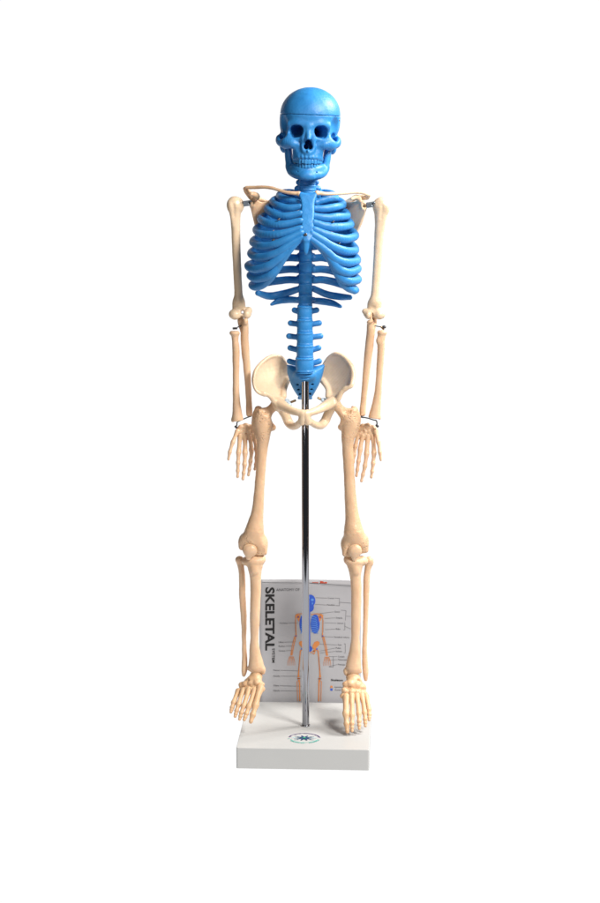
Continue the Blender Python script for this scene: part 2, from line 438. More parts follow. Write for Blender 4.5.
    sets = [('emblem_lettering', arc_marks(170, 10, 26, 1)+ring(.985,1.03,172,8), purple), ('emblem_lettering', arc_marks(190, 350, 20, 2)+ring(.86,.90,196,344), teal),
            ('emblem_star', star(0, .02, 8, .50, .085, math.pi/8), navy),
            ('emblem_rays', [[(s*.30,y-.03),(s*.62,y*1.5-.025),(s*.62,y*1.5+.025),(s*.30,y+.03)][::s] for s in (-1,1) for y in (-.26,-.09,.09,.26)], grey),
            *[('emblem_word', [[(x-w,y-.022),(x+w,y-.022),(x+w,y+.022),(x-w,y+.022)]], aqua) for x, y, w in ((-.66,.03,.12),(.66,.03,.14))]]
    root = None
    for i, (nm, polys, mm) in enumerate(sets):
        V, Fc = pr(nm, [p for p in polys if p], mm); V = [v+np.array([0,0,.00008*i]) for v in V]
        part(nm, V, Fc, mm, t, smooth=False)
    V, Fc = pr('c', ring(0.001,.11,0,360), green); V = [v+np.array([0,0,.0006]) for v in V]; part('emblem_centre', V, Fc, green, t, smooth=False)
    return t, c, ux, uy, dep, bot
stand, base_c, UX, UY, BDEP, pole_bot = build_stand()

# ================================================================== SKELETON
sk = thing('anatomical_skeleton', 'model skeleton with ivory limbs and blue skull, ribs and spine, hanging on the chrome pole', 'skeleton model', tuple(pole_bot))

# ---- skull (local px about the eye line, rolled a little)
SX, SY, SR = 308.7, 131.5, math.radians(2.0)
def K(x, z, dep):
    xr, zr = x*math.cos(SR)+z*math.sin(SR), z*math.cos(SR)-x*math.sin(SR)
    return (SX+xr, SY-zr, dep*1.22+2)
def build_skull():
    V3 = .0006
    def kt(b, pts, **kw): b.tube([(*K(x,z,dp), r) for x,z,dp,r in pts], **kw)
    def ke(b, c, r, **kw): b.ell(K(*c), r, **kw)
    def cranium(b):
        ke(b, (.9,17.5,10), (29.6,26.3,35))
        ke(b, (.7,4,13), (28.5,19,29), k=8)
        ke(b, (.6,15,-5), (25,23,22), k=8)
    b = Bone(V3, .00012, 1); cranium(b)
    # brow, temporal lines, lateral orbital frame
    kt(b, [(-19.5,6,-19,3.0),(-12,8,-23.5,3.0),(-4,6.5,-25.5,3.0),(0,5.5,-26,3.2),(4,6.5,-25.5,3.0),(12,8,-23.5,3.0),(19.5,6,-19,3.0)], k=4)
    for s in (-1,1):
        kt(b, [(s*20,6,-18.5,2.8),(s*20.8,0,-17,2.5),(s*20.2,-7,-18,3.2)], k=2.5)
        # temporal wall behind the orbit
        ke(b, (s*19,-2,-6), (6,12,9), k=4)
        # zygomatic body and arch
        kt(b, [(s*10.5,-14,-21,4.2),(s*17,-12,-20.5,5.2),(s*23,-11,-16,5.8),(s*27,-10.5,-9,5.6),(s*29.2,-9.5,-2,5.2),(s*29.2,-8.5,5,4.6),(s*27,-6,11,3.8)], k=3, flat=((1,.0,0),1.5))
        ke(b, (s*21.5,-12,-16), (5.2,5.6,5), k=3)
        ke(b, (s*24,-15,14), (4.5,7,5), k=4)      # mastoid
        # orbital floor rim
        kt(b, [(s*19.5,-6,-19.5,2.4),(s*13,-7.8,-22,2.3),(s*6,-6.5,-24,2.3)], k=2)
        kt(b, [(s*5,5,-25,2.4),(s*4.6,-1,-25.5,2.4),(s*5.2,-7,-25.5,2.6)], k=2)
    # maxilla and palate
    ke(b, (0,-13,-13), (15,13,12), k=4)
    ke(b, (0,-21.5,-16), (15,8.5,11.5), k=4)
    kt(b, [(-13.6,-27.4,-7,2.7),(-12.2,-26.8,-16.5,2.7),(-6.5,-26,-23.8,2.6),(0,-26,-25.8,2.6),(6.5,-26,-23.8,2.6),(12.2,-26.8,-16.5,2.7),(13.6,-27.4,-7,2.7)], k=4)
    # canine ridges / roots
    for x, dp in ((-11.4,-21),(-8.8,-25),(-5.4,-27.4),(-1.9,-28.6),(1.9,-28.6),(5.4,-27.4),(8.8,-25),(11.4,-21)): kt(b, [(x,-19.5,dp+2.5,.9),(x,-25.5,dp,1.25)], k=1.3, n=1)
    ke(b, (0,-3,-12), (7,10,14), k=3)
    # nasal bones
    kt(b, [(0,5,-26,3.4),(0,0,-27.5,3.0),(0,-6.5,-31,2.4)], k=3)
    kt(b, [(-3.2,3,-25,2.0),(-4.6,-8,-26.5,1.7),(-5.6,-15,-26.6,1.6),(-3.8,-19.6,-27.5,1.8),(0,-21,-28.6,1.8),(3.8,-19.6,-27.5,1.8),(5.6,-15,-26.6,1.6),(4.6,-8,-26.5,1.7),(3.2,3,-25,2.0)], k=2.5)
    # carve orbits, nose, cheek hollows, eye-socket fissures
    for s in (-1,1):
        for ox, oz, q in ((-1.5,.9,1.0),(1.5,1.1,.98),(-1.1,-.8,.96),(1.9,-1.7,.9)):
            kt(b, [(s*(12.5+ox),oz,-32,5.5*q),(s*(12.4+ox),oz,-25,5.3*q),(s*(11.2+ox*.9),oz,-18,4.9*q),(s*(9.2+ox*.7),oz*.8,-11,4.0*q),(s*(7.2+ox*.5),oz*.6,-3,2.9*q),(s*(5.6+ox*.3),oz*.4,5,1.9*q)], n=3, op='s', k=.9)
        ke(b, (s*11.5,-17.5,-29), (3.2,2.6,3.4), op='s', k=3)
        ke(b, (s*27.5,3,-13), (6,11,9), op='s', k=5)       # temporal fossa hollow
        ke(b, (s*25.0,-6.5,-5), (3.2,5.5,8), op='s', k=2)   # gap under the arch
        ke(b, (s*17.0,-24,-7), (1.9,5.2,13), op='s', k=1.5)  # gap beside the tooth row
    for ox, oz, q in ((0,-9.6,1.7),(-.9,-11.2,2.2),(.9,-11.2,2.2),(-1.9,-15.0,2.6),(1.9,-15.0,2.6),(0,-13,2.9)):
        kt(b, [(ox,oz,-35,q),(ox,oz,-22,q),(ox*.8,oz,-10,q*.95),(ox*.6,oz,-4,q*.8)], n=2, op='s', k=.4)
    ke(b, (0,-13.5,-13), (6.5,6.5,9), op='s', k=1)
    ke(b, (0,-15,3), (9,8,5), k=1)
    kt(b, [(.6,-11,-18,.3),(.4,-18.5,-24,.45)], n=1)      # septum
    ke(b, (0,-19.4,-30.5), (1.2,1.5,1.6), k=1.2)
    ke(b, (0,-31.5,-9), (12.6,5.0,9.0), k=1)              # closed dark mouth behind the tooth rows
    seam = K(0, 17.0, -24)
    nn = np.array([.042, -.0, 1.0])
    low = b; low.halfspace((seam[0], seam[1]+.25, seam[2]), nn)
    ke(low, (.9,15,10), (28.4,12,33.6))
    skull = low.build('skull', BLUE, sk, 'blue skull')
    c = Bone(V3, .00010, 1); cranium(c); c.halfspace((seam[0], seam[1]-.12, seam[2]), -nn)
    c.build('skull_cap', BLUE, skull)
    # small catch at the side of the cap
    rod('cap_catch', K(29.4,13.5,-2), K(30.6,11.8,-2), .55, STEEL, skull)
    # jaw
    j = Bone(V3, .00012, 3)
    kt(j, [(-17.6,-36,-2,4.2),(-15.4,-40.3,-9,4.5),(-10.5,-42.8,-18,4.7),(-5,-43.4,-23.5,4.7),(0,-43.4,-25,4.8),(5,-43.4,-23.5,4.7),(10.5,-42.8,-18,4.7),(15.4,-40.3,-9,4.5),(17.6,-36,-2,4.2)], k=2)
    kt(j, [(-15,-34.4,-5,3.2),(-12.4,-35.6,-15.4,3.0),(-6.3,-37,-22.4,2.9),(0,-37,-24.4,2.8),(6.3,-37,-22.4,2.9),(12.4,-35.6,-15.4,3.0),(15,-34.4,-5,3.2)], k=4)
    ke(j, (0,-44.5,-27.5), (5.5,3.4,2.6), k=3)
    ke(j, (-5,-45.6,-26), (2.5,2,2), k=2.5); ke(j, (5,-45.6,-26), (2.5,2,2), k=2.5)
    for s in (-1,1):
        kt(j, [(s*17.2,-36,-2,5.2),(s*18.8,-28,1,5.6),(s*19.6,-20,3,5.4),(s*20.4,-12,6,4.2)], k=3, flat=((1,0,0),1.45))
        kt(j, [(s*17.4,-30,-5,3.4),(s*18.6,-21,-6,3.0),(s*19.5,-14,-6,1.8)], k=2.5, flat=((1,0,0),1.6))
        ke(j, (s*9.2,-40.5,-24.4), (.7,.7,1.2), op='s', k=.4)
    jaw = j.build('jaw', BLUE, skull)
    def teeth(name, z0, zl, arch, up, par):
        t = Bone(.00034, 0)
        n = 12
        for i in range(n):
            a = (i-(n-1)/2)/((n-1)/2)
            th = a*1.22
            x = arch[0]*math.sin(th); dp = arch[1]-arch[2]*math.cos(th)
            wdt = [1.75,1.5,1.6,1.6,1.7,2.0][min(5, int(abs(i-(n-1)/2)))]*(1 if up else .88)
            hh = [2.9,2.5,2.9,2.5,2.3,2.2][min(5, int(abs(i-(n-1)/2)))]
            t.box(K(x, z0+zl*(hh-2.5)*.4, dp), (wdt*.93, hh*.8, 1.2), yaw=math.degrees(th)*.9, rnd=.75)
        t.build(name, TOOTH, par)
    teeth('upper_teeth', -29.9, -1, (14.0,-5.6,23.0), True, skull)
    teeth('lower_teeth', -34.4, 1, (13.2,-5.6,21.6), False, jaw)
build_skull()

# ---- spine
def vertebra(x, y, d, w, hgt, tp, tpr, tip_dy=0, neck=False):
    """body of half width w and half height hgt (px) with waist, rims, side processes reaching tp = (left, right) px"""
    b = Bone(.0007, .00012, int(y))
    dw = w*.78
    b.ell((x, y, d), (w*.97, hgt*1.9, dw*.98))
    b.halfspace((x, y-hgt, d), (0,0,1)); b.halfspace((x, y+hgt, d), (0,0,-1))
    for s in (-1, 1):
        pass
        b.ell((x, y+s*(hgt-.9), d), (w*1.01, 1.0, dw*1.01), k=1.6)
    yb = y-hgt*.15
    b.tube([(x, yb, d+w*1.2, 2.6), (x, yb, d+w*2.4, 3.0)], k=2)
    b.tube([(x, yb, d+w*2.6, 2.4), (x, yb+4, d+w*3.9, 2.0)], k=1.5, flat=((1,0,0),1.5))
    for s, t in ((-1, tp[0]), (1, tp[1])):
        b.tube([(x+s*w*.4, yb, d+w*1.5, 2.4), (x+s*w*1.05, yb+tip_dy*.4, d+w*1.7, tpr*.95), (t-s*tpr, yb+tip_dy, d+w*1.8, tpr)], k=1.5)
        b.tube([(x+s*w*.75, y-hgt, d+w*1.7, 1.8), (x+s*w*.75, y+hgt+1, d+w*1.9, 1.9)], k=1.5)
    return b.build('vertebra', BLUE, sk)
def disc(x, y, d, w, t=1.0):
    b = Bone(.0006, 0); b.ell((x, y, d), (w, t, w*.78)); b.build('spinal_disc', BLUE, sk)
# neck
for x, y, w, tl, tr in ((308, 170.5, 7.5, 297, 319), (307.6, 176.5, 7.5, 297, 319), (307.4, 182, 7.7, 296.6, 318.4), (307.4, 187.8, 8.2, 294.2, 321.2), (307.6, 194, 8.2, 294, 321)):
    vertebra(x, y, 0, w+.4, 3.1, (tl, tr), 2.9, 1.2)
# chest
YP = {1:193.5,2:199.5,3:206.5,4:215,5:224.5,6:235,7:246.5,8:258,9:269.5,10:280,11:289,12:300.5}
prev = None
ths = [200,207,215,224,234,245,256,267,278,289,300]
for i, y in enumerate(ths):
    h = (ths[i+1]-y)/2 if i+1 < len(ths) else 5.6
    vertebra(305.9-.05*i, y, 6-10*math.sin(i/10*math.pi)*-1*.6-i*.6, 6.0+.07*i, h+.05, (297-.1*i, 315+.1*i), 2.3)
# loins
LUM = [(304.8,312.5,6.6,7.5,(291.6,319.4)), (304.8,325.5,6.4,7.9,(287.6,322)), (305,338.5,6.4,8.3,(286,323.4)), (304.9,351.3,6.2,8.6,(287.3,321.4)), (304.6,364.8,7.2,9.3,(286.6,322))]
for i, (x, y, hh, w, tp) in enumerate(LUM):
    vertebra(x, y, -8-i*2.4, w, hh, tp, 2.9, -1.5 if i < 3 else -2.5)
for x, y, w, d in ((304.8,319.2,7.4,-9),(304.9,332,7.8,-11),(305,345,8.1,-14),(304.8,357.8,8.6,-16),(304.6,372.6,8.9,-18)): disc(x, y, d, w)
def build_sacrum():
    b = Bone(.0007, .00012, 9)
    b.plate([(286.9,364.5),(292,366),(297,370),(304.8,371.5),(312,370),(318,366.5),(324.4,364.5),(322.8,373),(320.5,381),(315.5,391),(311,397.5),(305,401),(299,397),(294.5,391),(290.5,383),(288.3,374)],
            [(287,365,10),(324,365,10),(305,372,-8),(298,380,-4),(312,380,-4),(290,383,3),(320,381,3),(305,390,3),(305,400,12),(296,393,4),(314,393,4)], 4.6)
    b.ell((304.7,375,-13), (10.5,6.5,7.0), k=6); b.ell((304.7,372,4), (15,7,7), k=6)
    b.tube([(305,380,-6,5.2),(305,384,-2,4.6)], k=3)
    for s in (-1,1):
        for i, (dx, y) in enumerate(((7.6,379.2),(7.2,384.3),(6.4,389.4),(5.0,394))):
            for dd in (-9, -5, -2): b.ell((305+s*dx, y, dd+i*1.5), (1.7-.15*i, .95, 2.5), op='s', k=.4)
    b.tube([(300.5,378.2,-20,.9),(309.5,378.2,-20,.9)], op='s', k=.5)
    b.tube([(299,398,10,1.4),(311,398,10,1.4)], k=1)
    b.tube([(305,399,12,3.0),(305,404,9,1.8)], k=1.5)
    b.build('sacrum', BLUE, sk)
build_sacrum()

# ---- rib cage
def build_ribs():
    SXC = 306.0
    L = {1:((277.5,197,-6),[(284,198.5),(299.5,202.5)],3.6), 2:((270.8,202.3,-8),[(279,206.3),(289,208.2),(300,206.5)],3.9),
         3:((265.2,209,-10),[(274,214.3),(285,216.4),(300.5,213.5)],4.1), 4:((258.5,219,-12),[(268,223.4),(281,225),(300.5,221)],4.3),
         5:((253.8,230,-12),[(263,234.6),(279,234.5),(300.5,228.5)],4.3), 6:((250.6,242,-12),[(261,246),(272,245.5),(285,241),(301,233)],4.4),
         7:((248.5,253.5,-12),[(257,257),(268,256.5),(280,251),(292,243),(302,237.5)],4.3), 8:((245.6,265.8,-12),[(255,269),(267,266.5),(277,260),(288,250.5)],4.3),
         9:((247.8,275.3,-10),[(257,278.6),(269,275.5),(277,268),(282,260)],4.2), 10:((249.5,285,-6),[(256,287),(263,284.5),(271,278),(277,270)],3.9)}
    Rr = {1:((337,198.5,-6),[(327,199),(316,202.5)],3.6), 2:((345,205,-8),[(335,207),(325,208.8),(315,208.5)],3.9),
         3:((349.3,216,-10),[(338,216.8),(326,218),(314,216)],4.1), 4:((352.8,225,-12),[(340,227),(326,226.5),(314,222.5)],4.3),
         5:((357.5,236,-12),[(345,239),(330,236),(314,229.5)],4.4), 6:((357.6,250.3,-12),[(345,251),(332,246.5),(321,239.8),(312,234)],4.4),
         7:((359.5,260.5,-12),[(347,262.5),(336,259.5),(327,251.5),(319,244.5),(311,238.5)],4.3), 8:((360.2,269,-12),[(348,272.5),(338,268.5),(331,259.5),(325,251)],4.3),
         9:((360.5,279.5,-10),[(350,281.5),(341,277.5),(334,268),(330,260)],4.2), 10:((358,290,-6),[(350,288.8),(343,283.5),(337,274)],3.9)}
    fin = {1:-38,2:-46,3:-52,4:-57,5:-61,6:-64,7:-66,8:-64,9:-58,10:-50}
    for side, dat in ((-1, L), (1, Rr)):
        for n in range(1, 13):
            b = Bone(.00075, .00015, n+side*20)
            yp = YP[n]; rp = 3.8 if n < 11 else 3.4
            x0 = SXC+side*7.5
            if n <= 10:
                (xt, yt, dt), fr, r = dat[n]
                xt -= side*(r*.62)
                wx = abs(xt-x0)
                pts = [(x0, yp, 14, rp), (x0+side*wx*.22, yp-.3, 24, rp), (x0+side*wx*.55, yp+(yt-yp)*.25, 26, rp+(1.9 if n < 8 else .3)), (x0+side*wx*.86, yp+(yt-yp)*.65, 12, rp+(2.3 if n < 8 else .8)), (xt, yt, dt, r*.95)]
                pf = []
                for (x, y) in fr:
                    t = min(1, abs(x-SXC)/abs(xt-SXC)); dd = dt+(fin[n]-dt)*math.sqrt(max(0, 1-t**2.4)); pf.append((x, y, dd, r))
                rr = [r*1.0 if i < len(pf)-1 else r*.80 for i in range(len(pf))]
                if n >= 7: rr = [r*(1.0-.13*max(0, i-1)) for i in range(len(pf))]
                if n >= 7: rr = [max(v, r*.6) for v in rr]
                pts += [(x, y, d, q) for (x, y, d, _), q in zip(pf, rr)]
                b.tube(pts, n=6, flat=((0,1,.15),1.35))
                # knob where bone meets cartilage
                pass
            elif n == 11:
                q = [(x0, 289, 14, 3.2), (285, 293.3, 25, 3.8), (270, 296, 20, 3.9), (258, 293, 2, 2.9)] if side < 0 else [(x0, 288.5, 14, 3.2), (327, 294.3, 25, 3.6), (340, 296.6, 20, 3.6), (349.8, 297.3, 4, 2.7)]
                b.tube(q, n=6, flat=((0,1,.15),1.3))
            else:
                q = [(x0, 300, 14, 3.2), (288, 299.6, 24, 3.6), (279, 300.8, 24, 3.3), (271.5, 304.3, 16, 1.5)] if side < 0 else [(x0, 300.5, 14, 3.2), (322, 301.3, 24, 3.6), (332, 303, 24, 3.3), (340.4, 306.4, 14, 1.8)]
                b.tube(q, n=6, flat=((0,1,.15),1.3))
            b.build('rib', BLUE, sk)
    # costal margins
    for q in ([(300.5,238.5,-65,2.8),(289,251,-62,3.3),(280.5,263,-55,3.6),(273,275.5,-47,3.4),(264,284,-36,3.2)],
              [(312.5,239.5,-65,2.8),(322,249.5,-62,3.3),(331,261,-55,3.6),(337.5,273.5,-47,3.4),(345,286,-36,3.3),(354.5,291.3,-22,3.0)]):
        b = Bone(.00075, .00015, 5); b.tube(q, n=6, flat=((0,1,.15),1.25)); b.build('costal_cartilage', BLUE, sk)
    # breastbone
    b = Bone(.0007, .00015, 2)
    b.plate([(299,191.3),(304,192.6),(308,193),(312,192.6),(316.6,191.3),(317,195),(314.8,201),(314.3,206),(314.2,214),(313.6,222),(314,230),(312.5,237),(309.5,241),(308,241.5),(304,241),(301.8,237.5),(301,229),(301.4,221),(301,213),(301.2,206),(300.8,200.5),(298.8,195)],
            [(299,192,-38),(317,192,-38),(308,192,-39),(308,206,-48),(302,206,-47),(314,206,-47),(308,222,-58),(302,222,-57),(314,222,-57),(308,240,-67),(302,238,-66),(313,238,-66)], 2.1)
    b.tube([(306.6,237,-66,3.4),(306.3,245,-67,3.0),(306,251,-67,2.2),(305.8,254,-66,1.0)], k=2, flat=((0,1,0),1.5))
    b.tube([(301,205.2,-51.5,.35),(315,205.2,-51.5,.35)], n=1, op='s', k=.3)
    st = b.build('breastbone', BLUE, sk)
    screw('screw', (305.6,234.6,-68.5), sk, 1.7)
    for x, y, d in ((279,219,-54),(273.6,239.8,-55),(333.3,221.7,-54),(339.3,243.4,-54)):
        s1 = screw('screw', (x, y, d), sk, 1.25)
        rod('screw', (x-.4, y+.2, d+1), (x-1.8, y+.6, d+2), .5, BRASS, sk)
build_ribs()

# ---- shoulder girdle
def build_shoulders():
    b = Bone(.0006, .0002, 1)
    b.tube([(299,193.4,-38,2.2),(293,193,-38,2.0),(286,192,-35,1.8),(279,190,-30,1.7),(271.5,187.8,-24,1.8),(264,187,-18,1.9),(256,187.2,-11,1.9),(246.5,187.4,-4,1.9)], flat=((0,0,1),1.1))
    b.ell((299,193.6,-38), (2.4,2.3,3), k=1); b.build('collarbone', BONE, sk)
    b = Bone(.0006, .0002, 2)
    b.tube([(317,192.8,-38,2.3),(325,193.6,-37,2.0),(333.5,193.6,-33,1.8),(341,193.2,-28,1.8),(348,192.5,-22,1.9),(355,191.8,-14,2.0),(362,192.4,-7,1.9),(369,195,-2,1.8)], flat=((0,0,1),1.1))
    b.ell((317,192.8,-38), (2.4,2.4,3), k=1); b.build('collarbone', PALE, sk)
    # left-of-picture shoulder blade
    b = Bone(.0007, .0002, 3)
    b.plate([(251.5,201),(256,200),(262,202),(268,200.5),(271,198.6),(274,201),(275,215),(274,235),(271,250),(268,254),(262,243),(256.5,228),(252.5,213)],
            [(251.5,201,6),(287,202,24),(272,198,14),(270,228,20),(284,235,26),(256.5,228,12),(270,255,24),(262,210,11)], 1.0)
    b.tube([(252.5,206,6,2.4),(254,214,9,1.7),(257,228,13,1.3),(263,244,18,1.2)], k=2)                    # thick edge
    b.ell((251.6,203.5,3), (2.2,4.6,4.2), k=2)                                                             # socket
    b.tube([(244.6,188.4,-2,1.6),(246.8,191,2,2.9),(249.6,194.2,5,3.2),(253,197.6,9,3.2),(262,200,18,2.0),(275,205,24,1.5)], k=2)  # acromion and spine
    b.tube([(255,199,4,2.6),(257,196.5,-4,3.0),(254.5,194.5,-12,2.8),(251.5,194,-17,2.2)], k=1.5)          # coracoid
    b.build('shoulder_blade', BONE, sk)
    # right-of-picture shoulder blade
    b = Bone(.0007, .0002, 4)
    b.plate([(340,202.4),(342,201.6),(345,201),(353,201.5),(361,200.3),(364,203),(365.5,211),(362.5,219),(359,227.5),(354,238),(348,250),(344,255),(340,246),(338,228),(338,212)],
            [(364,202,-2),(338,204,27),(350,201,13),(348,226,18),(338,232,29),(360,227,4),(344,255,22),(354,212,8)], 1.0)
    b.tube([(364.6,208,5,2.2),(362,219,9,1.6),(358.5,228,13,1.3),(350,245,18,1.2)], k=2)
    b.tube([(369.0,195.4,-1,1.5),(366.8,197.4,3,2.4),(362,197.2,7,2.7),(355,198,12,2.6),(345,203,20,1.8)], k=2)
    b.tube([(360,201,4,2.4),(358,197.8,-2,2.8),(355,197.0,-9,2.2),(351.8,198.6,-14,1.6)], k=1.5)
    b.ell((363.4,205.4,1), (3.3,5.2,3.5), rot=(-12,0,0), k=1.2)
    b.ell((364.2,206,-3), (1.9,3.2,2.2), rot=(-12,0,0), op='s', k=.8)
    b.build('shoulder_blade', PALE, sk)
    for a, c, sx in (((243.5,203.6,2),(252,202.6,2),246.6), ((366.4,205.2,1),(375.6,203.8,1),373)):
        b = Bone(.0005, 0)
        mid = [(p+q)/2 for p, q in zip(a, c)]
        roll = math.degrees(math.atan2(-(c[1]-a[1]), c[0]-a[0]))
        b.box(mid, (4.6, 2.7, 3.0), roll=-roll, rnd=.7)
        b.ell((mid[0]+2.2, mid[1]-.3, mid[2]-4), (1.3,1.5,2), op='s', k=.3)
        br = b.build('shoulder_bracket', BRACKET, sk)
        screw('bracket_screw', (mid[0]+2.2, mid[1]-.2, mid[2]-3.2), br, 1.2)
    rod('socket_pin', (249.6,202.9,2), (254.5,202.7,2), 1.3, BRASS, sk)
    rod('socket_pin', (362.5,206.2,0), (368,205.3,0), 1.4, BRASS, sk)
build_shoulders()

# ---- arms
def build_arms():
    # humerus, left of picture
    b = Bone(.00075, .00018, 1)
    b.tube([(235.2,207,2,7.0),(235.2,214,2,5.6),(235.6,224,2,4.6),(236.2,245,2,4.25),(237.2,268,2,4.1),(238.3,290,2,4.1),(238.7,300,2,4.8)], n=4)
    b.ell((234.8,203.5,2), (7.6,7.4,7.0), k=3); b.ell((239.6,205,4), (4.2,6.0,6.4), k=3)
    b.ell((230.6,206,-1), (3.6,5.8,4.5), k=2)
    b.tube([(231,205,-4,2.4),(231.8,214,-2.5,1.8),(233.5,226,-1.5,1.2)], k=2)
    b.tube([(235.6,204,-7,1.3),(236,213,-6,1.0)], op='s', k=2.2) if False else None
    b.tube([(233.6,205,-8,.9),(234.3,216,-6.3,.7)], op='s', k=2)
    b.ell((238.8,306,2), (6.6,9,3.6), k=4)
    b.ell((235,314.6,-1), (5.0,5.2,5.4), k=2.5); b.ell((246.8,314.2,-1), (3.6,4.6,4.8), k=2.5); b.ell((248.6,310.5,3), (3.6,3.8,3), k=2.5)
    b.tube([(233,314,0,4.2),(248,314,0,3.2)], k=2)
    b.ell((242.4,312.2,-2), (1.7,2.1,5), op='s', k=1); b.ell((242.4,312.2,4), (.9,1.2,6), op='s', k=.8)
    b.ell((241.6,318.5,-4), (1.4,2.6,5), op='s', k=1)
    b.build('upper_arm_bone', PALE, sk)
    # humerus, right of picture
    b = Bone(.00075, .00018, 2)
    b.tube([(381.4,207,2,7.4),(380.8,214,2,6.4),(380,224,2,5.2),(378.8,240,2,4.6),(377.5,260,2,4.2),(376.2,278,2,3.9),(375.4,291,2,4.1),(375.2,301,2,5.2)], n=4)
    b.ell((382,204.3,2), (7.4,7.6,7.0), k=3); b.ell((377.4,206.4,4), (4.4,6.2,6.4), k=3); b.ell((386,208,-1), (3.4,6.0,4.5), k=2)
    b.tube([(386,207,-3,2.2),(384,218,-2,1.7),(382,230,-1,1.1)], k=2)
    b.tube([(382.4,206,-8,.8),(381.2,218,-6.2,.7)], op='s', k=2)
    b.ell((374.4,306.5,2), (7.2,9,3.6), k=4)
    b.ell((379.2,314.4,-1), (5.0,5.0,5.4), k=2.5); b.ell((368.3,314.8,-1), (3.2,4.4,4.8), k=2.5); b.ell((365.2,311.3,2), (3.2,2.9,3), k=2.5)
    b.tube([(367,314.2,0,3.2),(381,314.2,0,4.2)], k=2)
    b.ell((373.2,308.3,-6), (2.7,1.9,3), op='s', k=2); b.ell((372,317,-4), (1.5,4.4,5), op='s', k=1.2)
    b.build('upper_arm_bone', PALE, sk)
    # ulnas
    b = Bone(.0007, .00018, 3)
    b.tube([(245.2,324,1,3.4),(245,330,1,3.6),(244.6,336,2,4.0),(245.3,350,3,4.0),(246.8,366,4,3.6),(248,384,5,3.2),(248.8,400,6,3.0),(249.2,409,6,3.3),(249.2,414,6,3.1)])
    b.ell((245.6,321.5,-3), (2.6,3.6,3), k=2); b.tube([(240.3,316,9,2.6),(241,322,7,3.4),(243,330,4,3)], k=2); b.ell((250.6,415.6,4), (1.4,1.5,1.6), k=1)
    b.build('ulna', BONE, sk)
    b = Bone(.0007, .00018, 4)
    b.tube([(370.6,323,1,3.6),(370.8,329,1,4.1),(370.2,337,2,4.1),(368.8,350,3,4.2),(367,366,4,3.7),(365.2,384,5,3.2),(363.6,400,6,2.9),(362.8,409,6,3.1),(362.6,413.5,6,3.0)])
    b.ell((370,321.5,-4), (3.4,1.9,3), rot=(-18,0,0), k=2); b.tube([(373.2,314,9,2.6),(373.8,321,7,3.2),(372,330,4,3)], k=2); b.ell((361.6,415,4), (1.4,1.5,1.6), k=1)
    b.tube([(371.4,312,-3,1.0),(371.2,320,-4,1.2)], k=1)
    b.build('ulna', BONE, sk)
    # radii
    b = Bone(.0007, .00018, 5)
    b.ell((234.6,333,-2), (5.2,2.9,5.0)); b.ell((234.6,330,-2), (3.6,1.3,3.4), op='s', k=1)
    b.tube([(234.9,335,-2,3.8),(235.2,341,-2,3.2),(235.8,346,-2,3.6),(236,356,-2,3.6),(236,372,-2,3.2),(236,390,-2,3.3),(236.6,404,-1,3.9),(237.2,413,-1,4.9),(237.4,418,-1,5.7),(237.4,421,-1,6.1)], k=1.5)
    b.halfspace((237.4,420.6,-1), (.12,0,-1)); b.ell((233,419.8,-2), (1.7,2.4,2), k=1)
    b.build('radius', BONE, sk)
    b = Bone(.0007, .00018, 6)
    b.ell((382.2,332.5,-2), (5.0,3.1,4.8)); b.ell((382.2,329.3,-2), (3.4,1.3,3.2), op='s', k=1)
    b.tube([(381.8,335,-2,3.9),(380.8,340,-2,4.0),(381,348,-2,3.6),(380,364,-2,3.4),(378.7,384,-2,3.3),(377.2,399,-1,4.0),(375.7,409,-1,5.0),(374.8,415,-1,5.9),(374.4,419,-1,6.5)], k=1.5)
    b.halfspace((374.6,418,-1), (-.12,0,-1))
    b.ell((378.6,341,-4), (2.4,3.4,2.4), k=1.5)
    b.ell((379.4,417.6,-2), (1.5,2.0,2), k=1)
    b.build('radius', BONE, sk)
    wire('elbow_wire', [(234.5,329,-2),(238,327,-1),(241.5,325,0)], .55, STEEL, sk); rod('elbow_screw', (232.6,328.4,-3), (237.4,328.2,-3), 1.1, STEEL, sk)
    wire('elbow_wire', [(374.5,325.6,0),(379,326.5,-1),(383,326.9,-2)], .5, STEEL, sk); rod('elbow_screw', (382.2,326.9,-3), (386,326.9,-3), 1.5, STEEL, sk, cap=.6)
    rod('elbow_screw', (380.8,326.5,-2), (384,329.5,-2), .9, BRASS, sk)
    wire('wrist_wire', [(251.2,416,3),(246,418,1),(240,420.6,-1),(237.2,422.2,-1),(236.8,425,-1),(236.2,427.5,-1)], .62, STEEL, sk); rod('wrist_screw', (235.2,426.2,-3), (236.8,428,-1), 1.2, STEEL, sk)
    wire('wrist_wire', [(361.8,417,3),(368,418.2,1),(373,419.8,-1),(376.2,420.6,-1),(376.9,423,-1),(377,426,-1)], .62, STEEL, sk)
    rod('wrist_screw', (360.8,416.6,2), (363.6,417.2,2), 1.1, STEEL, sk); rod('wrist_screw', (376.3,425,-3), (377.9,426.8,-1), 1.3, STEEL, sk)
build_arms()

